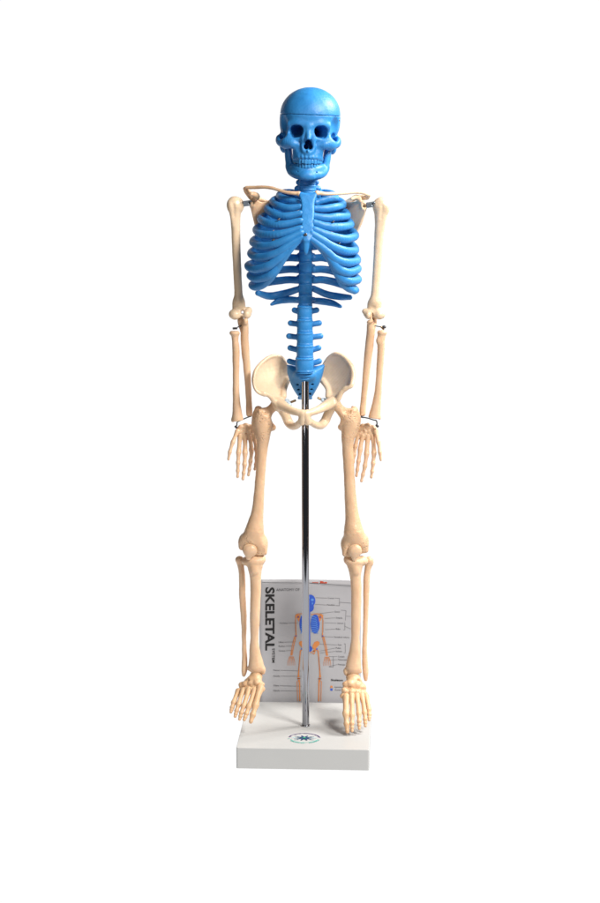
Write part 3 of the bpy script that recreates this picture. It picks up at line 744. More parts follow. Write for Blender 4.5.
def digit(name, parent, m, pts, r, joints, vox=.0005):
    """chain of small bones: pts (x,y,d), narrow shafts with knuckle swellings at the joints (indices as fractions of length)"""
    P = np.array(pts, float); seg = np.r_[0, np.cumsum(np.linalg.norm(np.diff(P[:, :2], axis=0), axis=1))]; seg /= seg[-1]
    at = lambda t: [np.interp(t, seg, P[:, i]) for i in range(3)]
    b = Bone(vox, .0001, int(pts[0][0]))
    js = [0]+list(joints)+[1]
    for i in range(len(js)-1):
        a, c = js[i], js[i+1]; ra = r*(1-.13*i); rc = r*(1-.13*(i+1)) if i < len(js)-2 else r*.42
        e = .012
        q = [(a+e, ra*1.05), (a+(c-a)*.18, ra*.92), (a+(c-a)*.5, ra*.74), (a+(c-a)*.82, (ra*.8 if i < len(js)-2 else rc*1.25)), (c-e, (ra*.95 if i < len(js)-2 else rc))]
        b.tube([(*at(t), rr) for t, rr in q], n=3, k=.25)
    return b.build(name, m, parent)

def build_hands():
    b = Bone(.0005, .00022, 1, 2)
    b.tube([(240.4,428.6,8,3.3),(246.5,427.4,9.5,4.0),(252.4,429.6,11,3.6)], flat=((0,1,0),1.2)); b.tube([(239.8,433,7.5,3.4),(246.5,433.4,9,3.8),(254,435.4,11,3.2)], k=1.5, flat=((0,1,0),1.2)); b.tube([(240.6,436.5,7,2.7),(246,437,8,3.0),(254.4,438,11,2.6)], k=1.5, flat=((0,1,0),1.3))
    for x, y, d, r in ((241,426.6,5.5,2.5),(246.2,425.2,6.5,2.7),(251,426.8,7.5,2.5),(254,430.6,9,2.2),(240.4,431.4,4.4,2.3),(244.4,431,5.0,2.3),(248.6,431,6,2.5),(252.6,434.2,8,2.2),(242.4,435.2,5,2.1),(247.4,435.8,6,2.1),(238.2,430,4.6,1.9)):
        b.ell((x,y,d+1.7), (r*1.05, r*.85, r*.85), rot=(x*37%80-40,0,0), k=1.0)
    for p in ((243.2,428.6,4),(248.6,428.4,4.6),(246.4,433.4,4.6),(250.6,431.8,5.4)): b.ell(p, (.9,.7,1.4), op='s', k=.8)
    h = b.build('hand', BONE, sk)
    digit('thumb', h, BONE, [(237.6,431,4),(234.4,438,0),(231.8,445,-3),(229.8,452,-5),(228.3,460,-6)], 2.5, (.40,.74))
    digit('finger', h, BONE, [(240.3,434.5,7),(239.2,446,4),(238.5,455,2),(238,465,0),(237.6,477.6,-1)], 2.85, (.42,.66,.85))
    digit('finger', h, BONE, [(245,435,8),(245.1,446,5),(245,455,3),(244.4,467,1),(242.8,479.8,0)], 2.95, (.40,.66,.85))
    digit('finger', h, BONE, [(249.6,435.5,9),(251.2,445,7),(251.5,453,5),(250.3,463,3),(248.3,475.8,2)], 2.8, (.36,.64,.84))
    digit('finger', h, BONE, [(253.8,436.5,11),(256,446,9),(256.6,454,8),(256,462,6),(254.6,470,5)], 2.55, (.38,.64,.84))
    b = Bone(.0005, .00022, 2, 2)
    b.tube([(373.6,429.4,8,3.3),(367.5,427.4,9.5,4.0),(361,428.4,11,3.6)], flat=((0,1,0),1.2)); b.tube([(373.4,433.6,7.5,3.4),(367,434,9,3.8),(359.6,434.2,11,3.2)], k=1.5, flat=((0,1,0),1.2)); b.tube([(373,437,7,2.7),(367.4,437.4,8,3.0),(359,437,11,2.6)], k=1.5, flat=((0,1,0),1.3))
    for x, y, d, r in ((373,427.4,5.5,2.5),(367.8,425.2,6.5,2.7),(362.8,425.8,7.5,2.5),(359.6,429.4,9,2.2),(373.8,432,4.4,2.3),(369.6,431.4,5.0,2.3),(365.4,431,6,2.5),(361.2,433.4,8,2.2),(371.4,436,5,2.1),(366.4,436.2,6,2.1),(375.6,429.8,4.6,1.9)):
        b.ell((x,y,d+1.7), (r*1.05, r*.85, r*.85), rot=(x*37%80-40,0,0), k=1.0)
    for p in ((370.6,429,4),(365.4,428.4,4.6),(367.4,433.8,4.6),(363.2,431,5.4)): b.ell(p, (.9,.7,1.4), op='s', k=.8)
    h = b.build('hand', BONE, sk)
    digit('thumb', h, BONE, [(375.4,430,4),(377.6,438,0),(378.9,445,-3),(379.9,452,-5),(380.9,460.6,-6)], 2.5, (.40,.74))
    digit('finger', h, BONE, [(372.8,435,7),(373.9,446,4),(374,455,2),(373,465,0),(371.2,478,-1)], 2.85, (.42,.66,.85))
    digit('finger', h, BONE, [(368.2,435,8),(367,447,5),(366.6,455,3),(364.6,468,1),(361.2,481.8,0)], 2.95, (.40,.66,.85))
    digit('finger', h, BONE, [(363.5,435,9),(360.8,444,7),(359.8,453,5),(358.2,464,3),(356.4,476.6,2)], 2.8, (.36,.64,.84))
    digit('finger', h, BONE, [(359,434,11),(356.4,441,9),(355,449,8),(353.8,458,6),(352.4,467,5)], 2.55, (.38,.64,.84))
build_hands()

# ---- pelvis
def build_pelvis():
    b = Bone(.0007, .0002, 1, 10)
    b.plate([(275.5,355.5),(280,356),(283.8,358.6),(287.6,363.6),(289.6,372),(290.6,379.5),(286.2,386.5),(283.4,391.8),(284.5,398),(283,403),(277,406.5),(272.5,400),(270.6,397.3),(264.5,395.4),(258.5,393),(254.6,388.4),(253,380),(255.4,370.5),(261.3,363),(268.5,357.4)],
            [(275.5,355.5,6),(286,364,20),(288.6,380,15),(284,393,0),(277,404,-12),(264,395,-24),(254.6,388,-26),(253,378,-18),(261,363,-6),(270,375,8),(265,385,-8),(276,388,2)], 1.35)
    b.tube([(286,364,21,1.2),(282.5,357.6,16,1.3),(276,355.4,8,1.4),(268.5,357.4,2,1.6),(261.3,363,-4,1.8),(255.6,370.5,-12,1.9),(253.6,380,-18,1.9),(255.2,388,-24,1.8),(259,392.6,-26,1.8),(264,394.6,-25,1.4)], k=1.5)
    b.tube([(288,380,14,2.4),(284.5,389,4,2.6),(283.5,396,-5,3.2)], k=2.5)                 # thick edge of the notch
    b.tube([(264,393,-25,2.0),(270,396,-22,2.4),(273.5,400,-19,2.6)], k=2.5)
    b.ell((277.5,404.5,-9), (6.4,7.2,6.0), rot=(-20,0,0), k=4)                              # socket body
    b.tube([(279.6,404,-16,6.0),(286,407.8,-26,4.7),(292,410.8,-36,3.9),(298,412.4,-43,3.5),(304,413.8,-46,3.4)], k=2.5)
    b.tube([(303.6,414,-46,3.6),(302.6,418,-45,3.9),(301.8,422,-43,3.5)], k=2)
    b.tube([(281,408,-6,4.8),(285.6,415.5,0,4.5),(288.2,421.6,2,4.6),(292,425.8,-6,4.1),(296,425.8,-20,3.4),(299.6,422.8,-33,3.2),(302,420,-42,3.2)], k=2)
    b.ell((273.6,407,-6), (3.6,5.6,5.0), rot=(-30,0,0), op='s', k=1.5)
    hip = b.build('hip_bone', PALE, sk)
    b = Bone(.0007, .0002, 2, 10)
    b.plate([(335.2,353),(339,353.4),(342.3,355),(347.6,360),(352,366.5),(354,373),(353.4,383),(351.8,387.4),(345.6,388.6),(341.4,392.8),(340.4,398),(335,404.5),(329,403),(326.2,401),(329,394),(328.8,388.5),(325,385.2),(319.6,381),(320.4,371),(323.4,362.4),(328.4,356.6)],
            [(335.2,353,8),(325,362.5,20),(321.5,381,15),(328,393,0),(334,402,-12),(343,390,-22),(352.5,386,-26),(354,374,-18),(346,358.5,-3),(338,372,9),(345,383,-6),(333,386,3)], 1.35)
    b.tube([(325,363,21,1.2),(328.8,357,16,1.3),(335,353.2,9,1.4),(342,355.2,4,1.6),(347.6,360.4,-3,1.9),(351.8,367,-10,2.2),(353.2,374.5,-18,2.3),(352.3,382.5,-25,2.2),(350.4,386.4,-27,2.0),(345,388.6,-24,1.6)], k=1.5)
    b.tube([(322.4,380.5,14,2.4),(327.6,388.5,4,2.6),(328.4,396,-5,3.2)], k=2.5)
    b.tube([(346,388.4,-24,1.9),(341.6,392,-22,2.3),(338.6,398,-19,2.6)], k=2.5)
    b.ell((333.8,402.5,-9), (6.2,6.8,6.0), rot=(20,0,0), k=4)
    b.tube([(331.4,402.4,-16,5.8),(325,406.2,-26,4.7),(318.6,409.6,-36,3.9),(312,412,-43,3.5),(305.6,413.8,-46,3.4)], k=2.5)
    b.tube([(305.8,414,-46,3.6),(306.8,418,-45,3.9),(307.8,422,-43,3.5)], k=2)
    b.tube([(331.4,407.5,-6,4.8),(327.6,414.8,0,4.5),(325,420.8,2,4.6),(321,425.2,-6,4.1),(316.5,425.2,-20,3.4),(311.6,422.6,-33,3.2),(308,420,-42,3.2)], k=2)
    b.ell((338,405.5,-6), (3.6,5.6,5.0), rot=(30,0,0), op='s', k=1.5)
    b.build('hip_bone', PALE, sk)
    for n, a, c in ((0,(287,402.2,4),(289.5,404.6,-2)),(1,(326,401,4),(323,400,-2))):
        q = Bone(.0005, 0); q.tube([(*a,2.6),(*c,2.2)], n=1); q.ell(a, (3.0,3.4,3), k=.6); nt_ = q.build('hip_nut', NYLON, sk)
    rod('hip_pin', (290.6,402.3,2), (295.8,400.3,0), 1.15, BRASS, sk); rod('hip_pin', (323.4,400.5,2), (317.6,397.6,0), 1.15, BRASS, sk)
build_pelvis()

# ---- legs
def build_legs():
    # thigh bone, left of picture
    b = Bone(.00075, .00022, 1)
    b.ell((276.2,404.6,-7), (5.4,5.8,5.4))
    b.tube([(275,405.6,-7,4.6),(270,410,-7,4.5),(264.5,415.5,-7,6.0)], k=1.5)
    b.tube([(262.5,416,-6,8.0),(262.2,423,-6,9.0),(262.8,431,-6,8.2),(263,438,-6,6.8),(262.4,447,-6,5.6),(261.4,460,-6,5.0),(260.4,475,-6,4.95),(259.3,490,-6,5.1),(258.4,502,-6,5.5),(257.3,513,-6,6.2),(255.8,522,-6,7.6),(254.5,530,-6,9.4)], k=3)
    b.tube([(258.2,409.5,0,3.4),(256.5,415,0,4.2),(256.2,424,-2,4.6),(258.4,434,-4,4.2)], k=3)
    b.ell((258.3,409,-2), (3.6,3.0,3.4), k=1.5); b.tube([(267,424.5,-2,6.0),(272.6,427.4,1,3.4)], k=4)
    b.tube([(260,411,-12,1.6),(265,416,-14,1.5),(270.5,423,-10,1.6)], k=2.2); b.ell((265.5,411.4,-14), (3,2.2,2.4), op='s', k=4)
    b.ell((260.6,543.6,-2), (7.6,10.4,10.5), k=4); b.ell((245.6,541,0), (7.2,8.6,9.5), k=4); b.ell((253.4,537,-6), (10,9.5,8), k=4)
    b.box((261.6,549.4,0), (5.4,5.2,9), rnd=3.2, roll=-8, k=2.5); b.box((245.4,544.6,2), (6.6,5.2,8.5), rnd=3.4, roll=6, k=2.5)
    b.ell((253.4,551,1), (7,5.5,9), k=3)
    b.build('thigh_bone', BONEP, sk)
    b = Bone(.0006, .00022, 2); b.ell((249.9,550.2,-12.6), (7.6,6.6,3.6), rot=(14,0,0)); b.tube([(249.6,551,-13.2,5.6),(248.6,558,-12.6,2.6)], k=3, flat=((0,1,0),1.5)); b.ell((251.2,549.4,-15.8), (4.6,3.8,1.6), rot=(20,0,0), k=2); b.build('kneecap', BONE, sk)
    # thigh bone, right of picture
    b = Bone(.00075, .00022, 3)
    b.ell((335.2,404.0,-7), (5.4,5.8,5.4))
    b.tube([(336,405,-7,4.7),(341,410.5,-7,5.0),(346.8,416.5,-7,6.4)], k=1.5)
    b.tube([(350.2,416,-6,8.0),(350.2,423,-6,8.8),(349,430,-6,7.6),(348,438,-6,6.6),(347.8,447,-6,5.7),(348.4,460,-6,5.5),(349.2,475,-6,5.4),(350,490,-6,5.7),(350.8,502,-6,6.1),(351.9,514,-6,6.8),(352.8,523,-6,8.0),(353.6,531,-6,9.8)], k=3)
    b.tube([(354.6,410,0,3.4),(356,415,0,4.2),(356.2,422,-2,4.6),(353.6,433,-4,4.0)], k=3)
    b.ell((354.0,409.4,-2), (2.8,3.0,3.4), k=1.5); b.ell((352.6,407.6,2), (1.5,1.9,2), k=1); b.tube([(345.5,424.5,-2,6.0),(341.2,427,1,3.4)], k=4)
    b.tube([(353,411,-12,1.6),(348,416,-14,1.5),(342,422.5,-10,1.6)], k=2.2); b.ell((346.8,411.2,-14), (3,2.2,2.4), op='s', k=4)
    b.ell((348.2,544,0), (7.6,10.2,9.5), k=4); b.ell((361.4,541.4,0), (7.4,9.0,9.5), k=4); b.ell((354.4,537,-6), (10,9.5,8), k=4)
    b.box((347.6,550.8,0), (5.4,5.2,9), rnd=3.2, roll=8, k=2.5); b.box((362,546.8,2), (6.4,5.6,8.5), rnd=3.2, roll=-6, k=2.5)
    b.ell((354.6,551.5,1), (7,5.5,9), k=3)
    b.build('thigh_bone', BONEP, sk)
    b = Bone(.0006, .00022, 4); b.ell((354.8,550.4,-12.6), (7.0,6.8,3.6), rot=(-14,0,0)); b.tube([(354.6,551.4,-13.2,5.4),(354.3,559,-12.6,2.4)], k=3, flat=((0,1,0),1.5)); b.ell((355.4,549.6,-15.8), (4.2,3.8,1.6), rot=(-20,0,0), k=2); b.build('kneecap', BONE, sk)
    # shin bones
    b = Bone(.00075, .00022, 5)
    b.ell((255,560.2,-1), (10.4,5.2,9.5)); b.ell((260.2,558.6,-1), (5.6,4.4,7.5), k=2); b.ell((247.4,561,1), (6.2,4.6,7.5), k=2); b.ell((254.5,556.2,1), (3.2,2.6,4), k=2); b.ell((244.8,562,5), (3.6,3.4,4.4), k=2)
    b.tube([(255.2,563,-2,8.6),(255,569,-3,7.0),(255.4,576,-3,5.9),(255.7,588,-3,5.4),(255.2,605,-3,5.2),(254.8,622,-3,5.0),(254.4,638,-2,4.1),(254.6,650,-1,5.4),(255.6,659,0,6.6),(256.2,666,0,8.0)], k=2)
    b.ell((254,570,-10), (3.4,5,3.0), k=3)
    b.tube([(248.6,668.6,0,2.0),(255,669.6,-2,2.3),(262.4,669.6,-2,2.6)], k=2.5); b.ell((263.2,670.4,0), (2.5,4.4,4), k=1.5)
    b.build('shin_bone', BONE, sk)
    b = Bone(.00075, .00022, 6)
    b.ell((354.6,560.8,-1), (10.4,5.2,9.5)); b.ell((349.2,559.4,-1), (5.8,4.6,7.5), k=2); b.ell((362.2,560.8,1), (6.0,4.8,7.5), k=2); b.ell((355,556.6,1), (3.2,2.6,4), k=2); b.ell((364.6,561.8,5), (3.6,3.4,4.4), k=2)
    b.tube([(355,563,-2,8.6),(355.2,569,-3,6.9),(355.4,576,-3,5.6),(356.2,588,-3,5.3),(356.2,605,-3,5.1),(355.8,622,-3,4.8),(355.4,638,-2,4.3),(355,650,-1,5.6),(354,659,0,6.8),(353.4,667,0,8.0)], k=2)
    b.ell((355.6,570,-10), (3.4,5,3.0), k=3)
    b.tube([(346.4,671,0,2.6),(353,671.6,-2,2.4),(360,671.4,0,2.0)], k=2.5); b.ell((345.8,672.0,0), (2.4,3.8,4), k=1.5)
    b.build('shin_bone', BONE, sk)
    # calf bones
    b = Bone(.0007, .0002, 7)
    b.ell((239.6,559.8,9), (4.4,4.0,4.6)); b.ell((239.4,556.6,3), (2.0,1.0,2.4), op='s', k=1)
    b.tube([(240.2,563,9,3.6),(241.4,570,8,3.1),(242.2,579,8,3.3),(242.3,595,8,3.3),(243.4,612,8,3.2),(244,626,8,2.7),(244,640,7,2.3),(244.4,652,6,2.5),(244.6,663,5,2.9),(244.2,671,4,2.9),(243.8,675,4,1.9)], k=2)
    b.build('calf_bone', BONE, sk)
    b = Bone(.0007, .0002, 8)
    b.ell((369.4,560.6,7), (4.2,4.4,4.2)); b.ell((371.2,562.6,7), (2.4,3.0,3), k=1)
    b.tube([(368.6,565,8,3.7),(367.4,571,8,3.2),(366.6,580,8,3.3),(366.2,597,8,3.0),(365.8,615,8,2.6),(365.2,632,7,2.4),(364.6,650,6,2.5),(365,663,5,2.9),(365.6,673,4,2.9),(365.8,679.5,4,1.9)], k=2)
    b.build('calf_bone', BONE, sk)
build_legs()

def build_feet():
    b = Bone(.0006, .0004, 1)
    b.ell((256,676.6,0), (6.8,4.6,8)); b.tube([(255.6,675,-2,5.0),(257,682,-10,4.6)], k=1.5)
    b.ell((253.6,680.4,-5), (7.6,5,6.5), k=2); b.ell((250,684,12), (7,6,12), k=2)                                              # heel, behind
    b.tube([(258.5,684,-10,4.8),(252,684.4,-7,5.0),(244.6,686,-3,4.6)], k=2); b.tube([(260.6,689,-15,3.8),(252,690,-14,4.0),(241.6,691,-6,3.8)], k=2)
    for x, y, d, r in ((257.5,683,-14,4.2),(261.5,685,-14,3.6),(251,682.6,-10,4.2),(245.5,684,-8,4.0),(241.6,684.8,-5,3.6),(262,689.5,-20,3.6),(257,690.4,-21,3.3),(251.6,689.6,-19,3.2),(246.8,689.6,-16,3.0),(242.6,690.5,-12,3.2),(238.8,692,-8,3.0)):
        b.ell((x,y,d+.8), (r*.95, r*.8, r*.95), rot=(x*31%90-45,0,0), k=1.1)
    b.ell((247,680.0,-9.5), (2.4,1.5,2), op='s', k=1.6); b.ell((254,686.6,-21), (1.3,1,1.6), op='s', k=1.2); b.ell((249,687,-19), (1.2,.9,1.6), op='s', k=1.2)
    f = b.build('foot', PEACH, sk)
    digit('big_toe', f, PEACH, [(260.4,688,-20),(257.6,697,-31),(255.6,705.5,-40),(253.4,713,-46),(250.6,722.6,-52)], 4.0, (.50,.78))
    digit('toe', f, PEACH, [(254.6,690,-20),(252,698,-31),(249.2,706,-40),(246.6,713,-46),(244,720.4,-51)], 3.2, (.56,.78,.89))
    digit('toe', f, PEACH, [(249,689.4,-17),(246.6,697,-28),(244.2,705,-37),(241.6,712,-43),(239.4,719.8,-48)], 3.1, (.56,.78,.89))
    digit('toe', f, PEACH, [(243.6,690,-13),(240.8,697,-24),(238.8,704,-33),(236.8,710,-38),(235,717,-43)], 3.05, (.56,.78,.89))
    digit('toe', f, PEACH, [(238.4,691,-8),(235.8,697,-19),(233.6,703,-27),(232,708,-32),(230.8,712.6,-36)], 3.05, (.56,.78,.89))
    b = Bone(.0006, .0004, 2)
    b.ell((353,677.4,0), (7.2,4.8,8)); b.tube([(353,676,-2,5.0),(351,683,-10,4.6)], k=1.5)
    b.ell((354.4,681.4,-5), (7.8,5,6.5), k=2); b.ell((358,687,12), (7,6,12), k=2)
    b.tube([(349,684.6,-10,4.8),(355,685.4,-8,5.0),(362,688,-3,4.6)], k=2); b.tube([(346,693,-16,4.4),(353,693,-15,4.2),(363.6,694,-9,3.8)], k=2)
    for x, y, d, r in ((350.5,683.6,-14,4.4),(346,684.4,-13,4.0),(357,684.6,-10,4.4),(362,687,-7,4.0),(345,690.6,-18,4.2),(343,695.6,-20,3.4),(347.4,697.4,-23,3.6),(351.6,692,-20,3.8),(356.6,692,-18,3.6),(361.6,693,-15,3.4),(366,696,-11,3.0)):
        b.ell((x,y,d+.8), (r*.95, r*.8, r*.95), rot=(x*31%90-45,0,0), k=1.1)
    b.ell((359.4,681.0,-10), (2.4,1.5,2), op='s', k=1.6); b.ell((349,688.4,-21), (1.3,1,1.6), op='s', k=1.2); b.ell((355,688.6,-20), (1.2,.9,1.6), op='s', k=1.2)
    f = b.build('foot', PEACH, sk)
    digit('big_toe', f, PEACH, [(346.4,697,-22),(346,706,-33),(346,714.5,-42),(346.6,722.6,-47),(347.5,732.6,-53)], 4.0, (.48,.76))
    digit('toe', f, PEACH, [(351.6,695,-22),(352,706,-34),(352.1,715,-42),(352,723,-48),(352.1,731.6,-53)], 3.1, (.56,.78,.89))
    digit('toe', f, PEACH, [(356.6,694.6,-19),(358,705,-31),(359,714.6,-40),(359.2,721,-45),(359.3,729.2,-50)], 3.05, (.56,.78,.89))
    digit('toe', f, PEACH, [(361.6,695,-16),(363.4,704,-27),(364.6,712.6,-35),(365.2,719,-40),(365.4,726.6,-45)], 3.0, (.56,.78,.89))
    digit('toe', f, PEACH, [(366,696,-11),(367.8,703.6,-21),(369,710,-28),(369.4,715,-32),(369.2,720.4,-37)], 2.95, (.56,.78,.89))
build_feet()

# ================================================================== LEAFLET: folded printed sheet standing behind the base
def build_leaflet():
    YL = base_c + UY*(BDEP/2+.005)
    d = YL[1]*1000-D0
    def Q(x, y): return W(x, y, d)
    bl, br_, tl = Q(259.6,703), Q(360.6,703), Q(259.6,581.5)
    wid = br_[0]-bl[0]; zt = tl[2]; x0 = bl[0]; yaw = UX[1]/UX[0]*.5
    def P(u, v, off=0):                                    # u 0..1 across, v 0..1 up; gentle curl of the paper
        x = x0+u*wid
        curl = .0045*math.sin(u*math.pi)*(.4+.6*v) - .010*max(0, v-.8)**2*(u*1.5+.4)*8 + .010*v
        y = YL[1]+(x-YL[0])*yaw+curl
        return np.array([x, y-off, .0006+v*(zt-.0006)])
    t = thing('folded_leaflet', 'grey folded anatomy leaflet titled SKELETAL standing behind the white base', 'leaflet', tuple(P(.5, 0)))
    paper, nt, b = mat('glossy_grey_paper'); L = nt.links.new
    tc = N(nt, 'ShaderNodeTexCoord'); n1 = N(nt, 'ShaderNodeTexNoise', Scale=18.0, Detail=6.0); L(tc.outputs['Object'], n1.inputs['Vector'])
    mx = N(nt, 'ShaderNodeMix', data_type='RGBA'); mx.inputs[6].default_value = (.40,.40,.425,1); mx.inputs[7].default_value = (.45,.45,.475,1); L(n1.outputs['Fac'], mx.inputs[0]); L(mx.outputs[2], b.inputs['Base Color'])
    b.inputs['Roughness'].default_value = .38
    def sheet(name, fun, nu=24, nv=24, th=.00035):
        V = []; Fc = []
        for s in (0, 1):
            for j in range(nv+1):
                for i in range(nu+1): V.append(fun(i/nu, j/nv, -s*th))
        w = nu+1; o = w*(nv+1)
        for j in range(nv):
            for i in range(nu):
                a = j*w+i; Fc.append((a, a+1, a+1+w, a+w)); Fc.append((o+a+w, o+a+1+w, o+a+1, o+a))
        rim = [i for i in range(nu+1)] + [j*w+nu for j in range(1, nv+1)] + [nv*w+i for i in range(nu-1, -1, -1)] + [j*w for j in range(nv-1, 0, -1)]
        for a, c in zip(rim, rim[1:]+rim[:1]): Fc.append((c, a, o+a, o+c))
        return part(name, V, Fc, paper, t)
    page = sheet('front_page', P)
    def Bk(u, v, off=0):                                   # rear leaf opens backwards from the left fold
        p0 = P(0, v); x = p0[0]+u*wid*.96; y = p0[1]+.001+u*.03
        return np.array([x, y-off, .0006+v*(zt-.0036-.004*u)])
    sheet('rear_page', Bk, 12, 8)
    ink = plain('black_ink', (.012,.012,.014), .45); gink = plain('grey_ink', (.10,.10,.11), .5); red = plain('red_ink', (.62,.06,.01), .5)
    orange = plain('orange_ink', (.66,.24,.07), .5); blue = plain('blue_ink', (.03,.10,.55), .5); lblue = plain('light_blue_ink', (.10,.28,.72), .5); dark = plain('brown_ink', (.33,.09,.02), .5)
    # pixel -> sheet coordinates
    def uv(x, y):
        p = Q(x, y); return (p[0]-x0)/wid, (p[2]-.0006)/(zt-.0006)
    def flat(name, polys, m, par, off):
        V = []; Fc = []
        for poly in polys:
            k = len(V); V += [P(*uv(x, y), off) for x, y in poly]; Fc.append(tuple(range(k, len(V))))
        o = part(name, V, Fc, m, par, smooth=False); return o
    def line(a, c, w): 
        a, c = np.array(a, float), np.array(c, float); e = (c-a)/np.linalg.norm(c-a); n = np.array([e[1], -e[0]])*w/2
        return [tuple(a+n), tuple(c+n), tuple(c-n), tuple(a-n)]
    def stroke(pts, g=.66):
        out = []; pts = [(x, y, w*g) for x, y, w in pts]
        for (x1,y1,w1), (x2,y2,w2) in zip(pts[:-1], pts[1:]):
            a, c = np.array((x1,y1)), np.array((x2,y2)); e = (c-a)/np.linalg.norm(c-a); n = np.array([e[1], -e[0]])
            out.append([tuple(a+n*w1/2), tuple(c+n*w2/2), tuple(c-n*w2/2), tuple(a-n*w1/2)])
        return out
    def blob(x, y, rx, ry, n=14): return [(x+rx*math.cos(i*2*math.pi/n), y-ry*math.sin(i*2*math.pi/n)) for i in range(n)]
    def text(name, s, x, y, size, m, par, off, vert=False, bold=0., fit_len=None):
        cu = bpy.data.curves.new(name, 'FONT'); cu.body = s; cu.size = 1; cu.offset = bold; cu.resolution_u = 3
        ob = bpy.data.objects.new('scratch', cu); col.objects.link(ob)
        dg = bpy.context.evaluated_depsgraph_get(); me = bpy.data.meshes.new_from_object(ob.evaluated_get(dg))
        vs = [(v.co.x, v.co.y) for v in me.vertices]; fs = [tuple(p.vertices) for p in me.polygons]
        bpy.data.objects.remove(ob); bpy.data.curves.remove(cu); bpy.data.meshes.remove(me)
        X1 = max(v[0] for v in vs); X0 = min(v[0] for v in vs); Y0 = 0; Yc = max(v[1] for v in vs)
        sx = sy = size/Yc if fit_len is None else None
        if fit_len: sx = fit_len/(X1-X0); sy = size/Yc
        V = []
        for a, c in vs:
            a = (a-X0)*sx; c = c*sy
            px, py = (x+c, y+a) if vert else (x+a, y-c)
            V.append(P(*uv(px, py), off))
        return part(name, V, fs, m, par, smooth=False)
    o1 = .0005
    text('title_lettering', 'SKELET', 265.6, 589.3, 8.9, ink, page, o1, True, .03, 46.3); text('title_lettering', 'AL', 265.6, 634.0, 8.9, ink, page, o1, True, .03, 18)
    text('subtitle_lettering', 'SYSTEM', 272.2, 650, 2.5, ink, page, o1, True, .02, 14)
    text('heading_lettering', 'ANATOMY OF', 276.2, 593.2, 2.6, gink, page, o1, False, .0, 23.5)
    text('heading_lettering', 'mini', 312.2, 585.0, 1.5, red, page, o1, False, .02, 6); text('heading_lettering', 'Blue', 320.2, 585.0, 2.2, red, page, o1, False, .04, 7)
    flat('header_rule', [line((262,584.2),(310,584.9),.35), line((310,584.9),(360.3,587.3),.5)], gink, page, o1)
    # leader lines with small labels
    R = [('Cranium',328,600.2,316,599.8,6.2),('Mandible',327,607.0,315,606.6,8),('Clavicle',334.5,613.6,320,615.6,5.6),('Scapula',336,619.6,324.6,620.4,6.6),('Sternum',337.5,624.8,324.6,624.8,6),('Ribs',336,630.6,325,631.4,4.5),('Vertebral column',334,638.6,322,638,15.5),
         ('Ilium',338,646.2,319,645.6,3.6),('Pubis',336,649.4,320,652.6,5),('Ischium',336,652.6,320,654.6,6.2),('Carpals',338,657.8,329,657.8,6.6),('Metacarpals',338,660.8,329,661.4,9),('Phalanges',338,665.6,329,667.6,7.4)]
    for s, x, y, lx, ly, ln in R:
        text('label_lettering', s, x, y+.6, 1.5, gink, page, o1, False, .0, ln)
        flat('leader_line', [line((lx, ly), (x-.8, y), .22)], gink, page, o1)
    flat('bracket_line', [line((335,600),(339.6,600),.25), line((339.6,600),(339.6,607.6),.25), line((336,607.4),(339.6,607.6),.25), line((339.6,604),(351,604.6),.25),
                          line((341,611.8),(346.2,612.2),.25), line((346.2,612.2),(345.6,622),.25), line((343.5,631.2),(345,631.2),.25), line((345,623.8),(345,631.2),.25), line((346.2,617.6),(351,617.8),.25), line((345.2,627.8),(351,630.2),.25),
                          line((345.4,645),(345.4,654),.25), line((344,645),(345.4,645),.25), line((344,654),(345.4,654),.25), line((333.4,657.6),(333.4,668),.25), line((329,668),(333.4,668),.25)], gink, page, o1)
    Lf = [('Humerus',279.6,625.2,298,625.2,8),('Ulna',278.6,644,296,643.6,5),('Radius',278.6,648,295,647.4,6.4),('Carpus',278.6,652.4,293,652,6.6),('Femur',273.4,671.6,301,672.4,6.6),('Patella',273.4,677.4,302,677.6,6.4),('Tibia',273.4,686.8,302,687.4,5.6),('Fibula',273.4,691.8,302,692.2,6.4)]
    for s, x, y, lx, ly, ln in Lf:
        text('label_lettering', s, x, y+.6, 1.5, gink, page, o1, False, .0, ln)
        flat('leader_line', [line((x+ln+.6, y), (lx, ly), .25)], gink, page, o1)
    text('legend_lettering', 'Skeleton', 331, 681.8, 1.9, ink, page, o1, False, .02, 12)
    text('legend_lettering', 'Appendicular', 334.5, 688.4, 1.4, gink, page, o1, False, 0, 10); text('legend_lettering', 'Axial', 334.5, 691.2, 1.4, gink, page, o1, False, 0, 6)
    flat('legend_mark', [[(330.4,686.6),(332.6,686.6),(332.6,688.6),(330.4,688.6)][::-1]], orange, page, o1); flat('legend_mark', [[(330.4,689.4),(332.6,689.4),(332.6,691.4),(330.4,691.4)][::-1]], blue, page, o1)
    # printed skeleton
    B1 = [blob(310.5,603,5.0,6.2), blob(310.6,609.5,3.4,4.4)] + stroke([(309.4,612,2.6),(309.2,620,2.4),(309.4,648,3.0)]) + [blob(309.4,650.5,3.0,3.0)]
    B1 += [blob(315.2,626,4.6,9.6), blob(303.6,626,4.2,9.6)]
    flat('skeleton_print', B1, blue, page, o1)
    rb = []
    for i in range(8):
        y = 618.5+i*2.15; w = 3.2+min(i,5)*.35
        for s, cx in ((1, 311),(-1, 307.6)): rb += stroke([(cx, y, .9), (cx+s*w, y+.3, .95), (cx+s*(w+2.2), y+1.4, .7), (cx+s*(w+1.0), y+2.0, .5)])
    rb += [blob(312.4,602,1.5,1.3), blob(312.6,605.6,.7,1.0), blob(307,600,2.6,2.4)] 
    flat('skeleton_print', rb, lblue, page, o1+.0002)
    Or = []
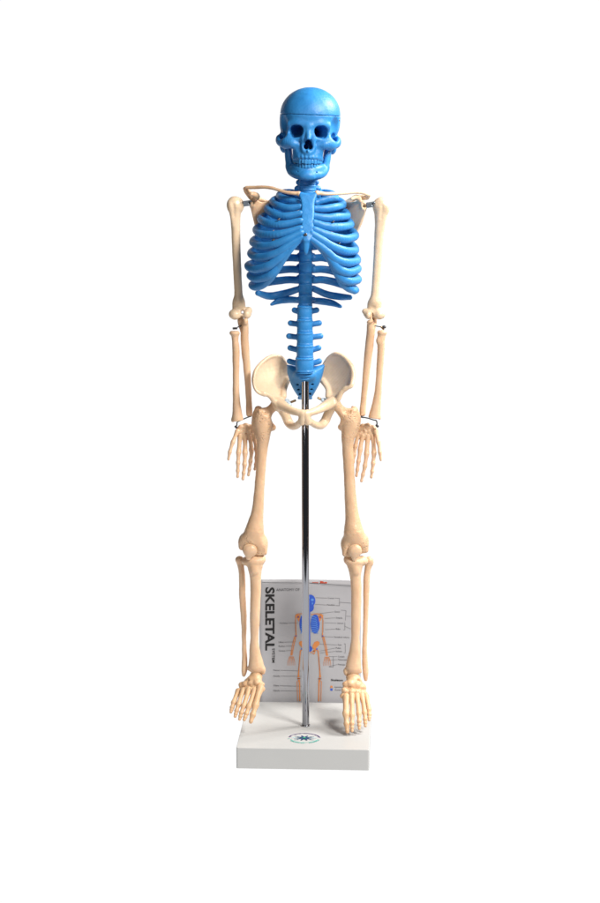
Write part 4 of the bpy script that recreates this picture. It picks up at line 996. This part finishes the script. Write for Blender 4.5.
    for s in (-1, 1):
        c = 309.3; X = lambda v: c+s*v
        Or += stroke([(X(1.5),616.6,1.0),(X(8),615.8,1.1),(X(12.8),616.4,1.4)]) + [[(X(9),617.2),(X(13.2),617),(X(11.6),622),(X(10),624)][::s]]
        Or += stroke([(X(13.4),616.8,2.0),(X(13.6),622,1.0),(X(13.2),634,1.0),(X(13.4),637.4,2.0)]) + stroke([(X(13.4),638.4,1.4),(X(15.6),648,1.1),(X(17.4),657,1.4)]) + stroke([(X(14.6),638,1.2),(X(17.2),648,1.0),(X(18.4),657,1.6)])
        for k in range(5): Or += stroke([(X(16+k*.9),658,.9),(X(14.6+k*1.7),663.4,.6),(X(14.4+k*1.8),667,.4)])
        Or += [[(X(3.2),650),(X(3.6),646.6),(X(5.4),643.6),(X(8.4),642.6),(X(10.4),644),(X(10),646.6),(X(7.8),648.6),(X(6.4),651)][::s]] + stroke([(X(6.2),650.4,1.4),(X(3.4),653.2,1.0),(X(.6),654.2,.9)]) + stroke([(X(6.4),651,1.4),(X(5),655.6,1.1),(X(2.4),654.6,.8)]) + stroke([(X(6.8),651,1.6),(X(8.8),652.4,2.0),(X(9.4),658,1.5),(X(10.2),668,1.4),(X(10.8),675.6,1.9),(X(10.8),678.6,3.4)]) + stroke([(X(10.4),681,3.4),(X(9.8),684,2.0),(X(9.6),694,1.6),(X(9.4),702,1.9)]) + stroke([(X(12.2),682,1.0),(X(11.6),702,.9)])
    flat('skeleton_print', Or, orange, page, o1+.0001)
    Dk = []
    for s in (-1, 1):
        X = lambda v: 309.3+s*v
        Dk += [blob(X(11),619,1.0,1.0), blob(X(13.4),637.8,.9,.8), blob(X(10.5),679.8,1.8,.6), blob(X(4.6),652.6,.9,.8)] + stroke([(X(14.2),622,.35),(X(14),634,.35)]) + stroke([(X(9.6),658,.4),(X(10.8),672,.4)])
    for q in Dk: flat('joint_print', [q], dark, page, o1+.0003)
    for s in (-1, 1):
        for q in (blob(309.3+s*11.2,619,.6,.6), blob(309.3+s*13.6,637.6,.6,.5), blob(309.3+s*7.6,650.6,.7,.8)): flat('joint_print', [q], blue, page, o1+.0004)
build_leaflet()
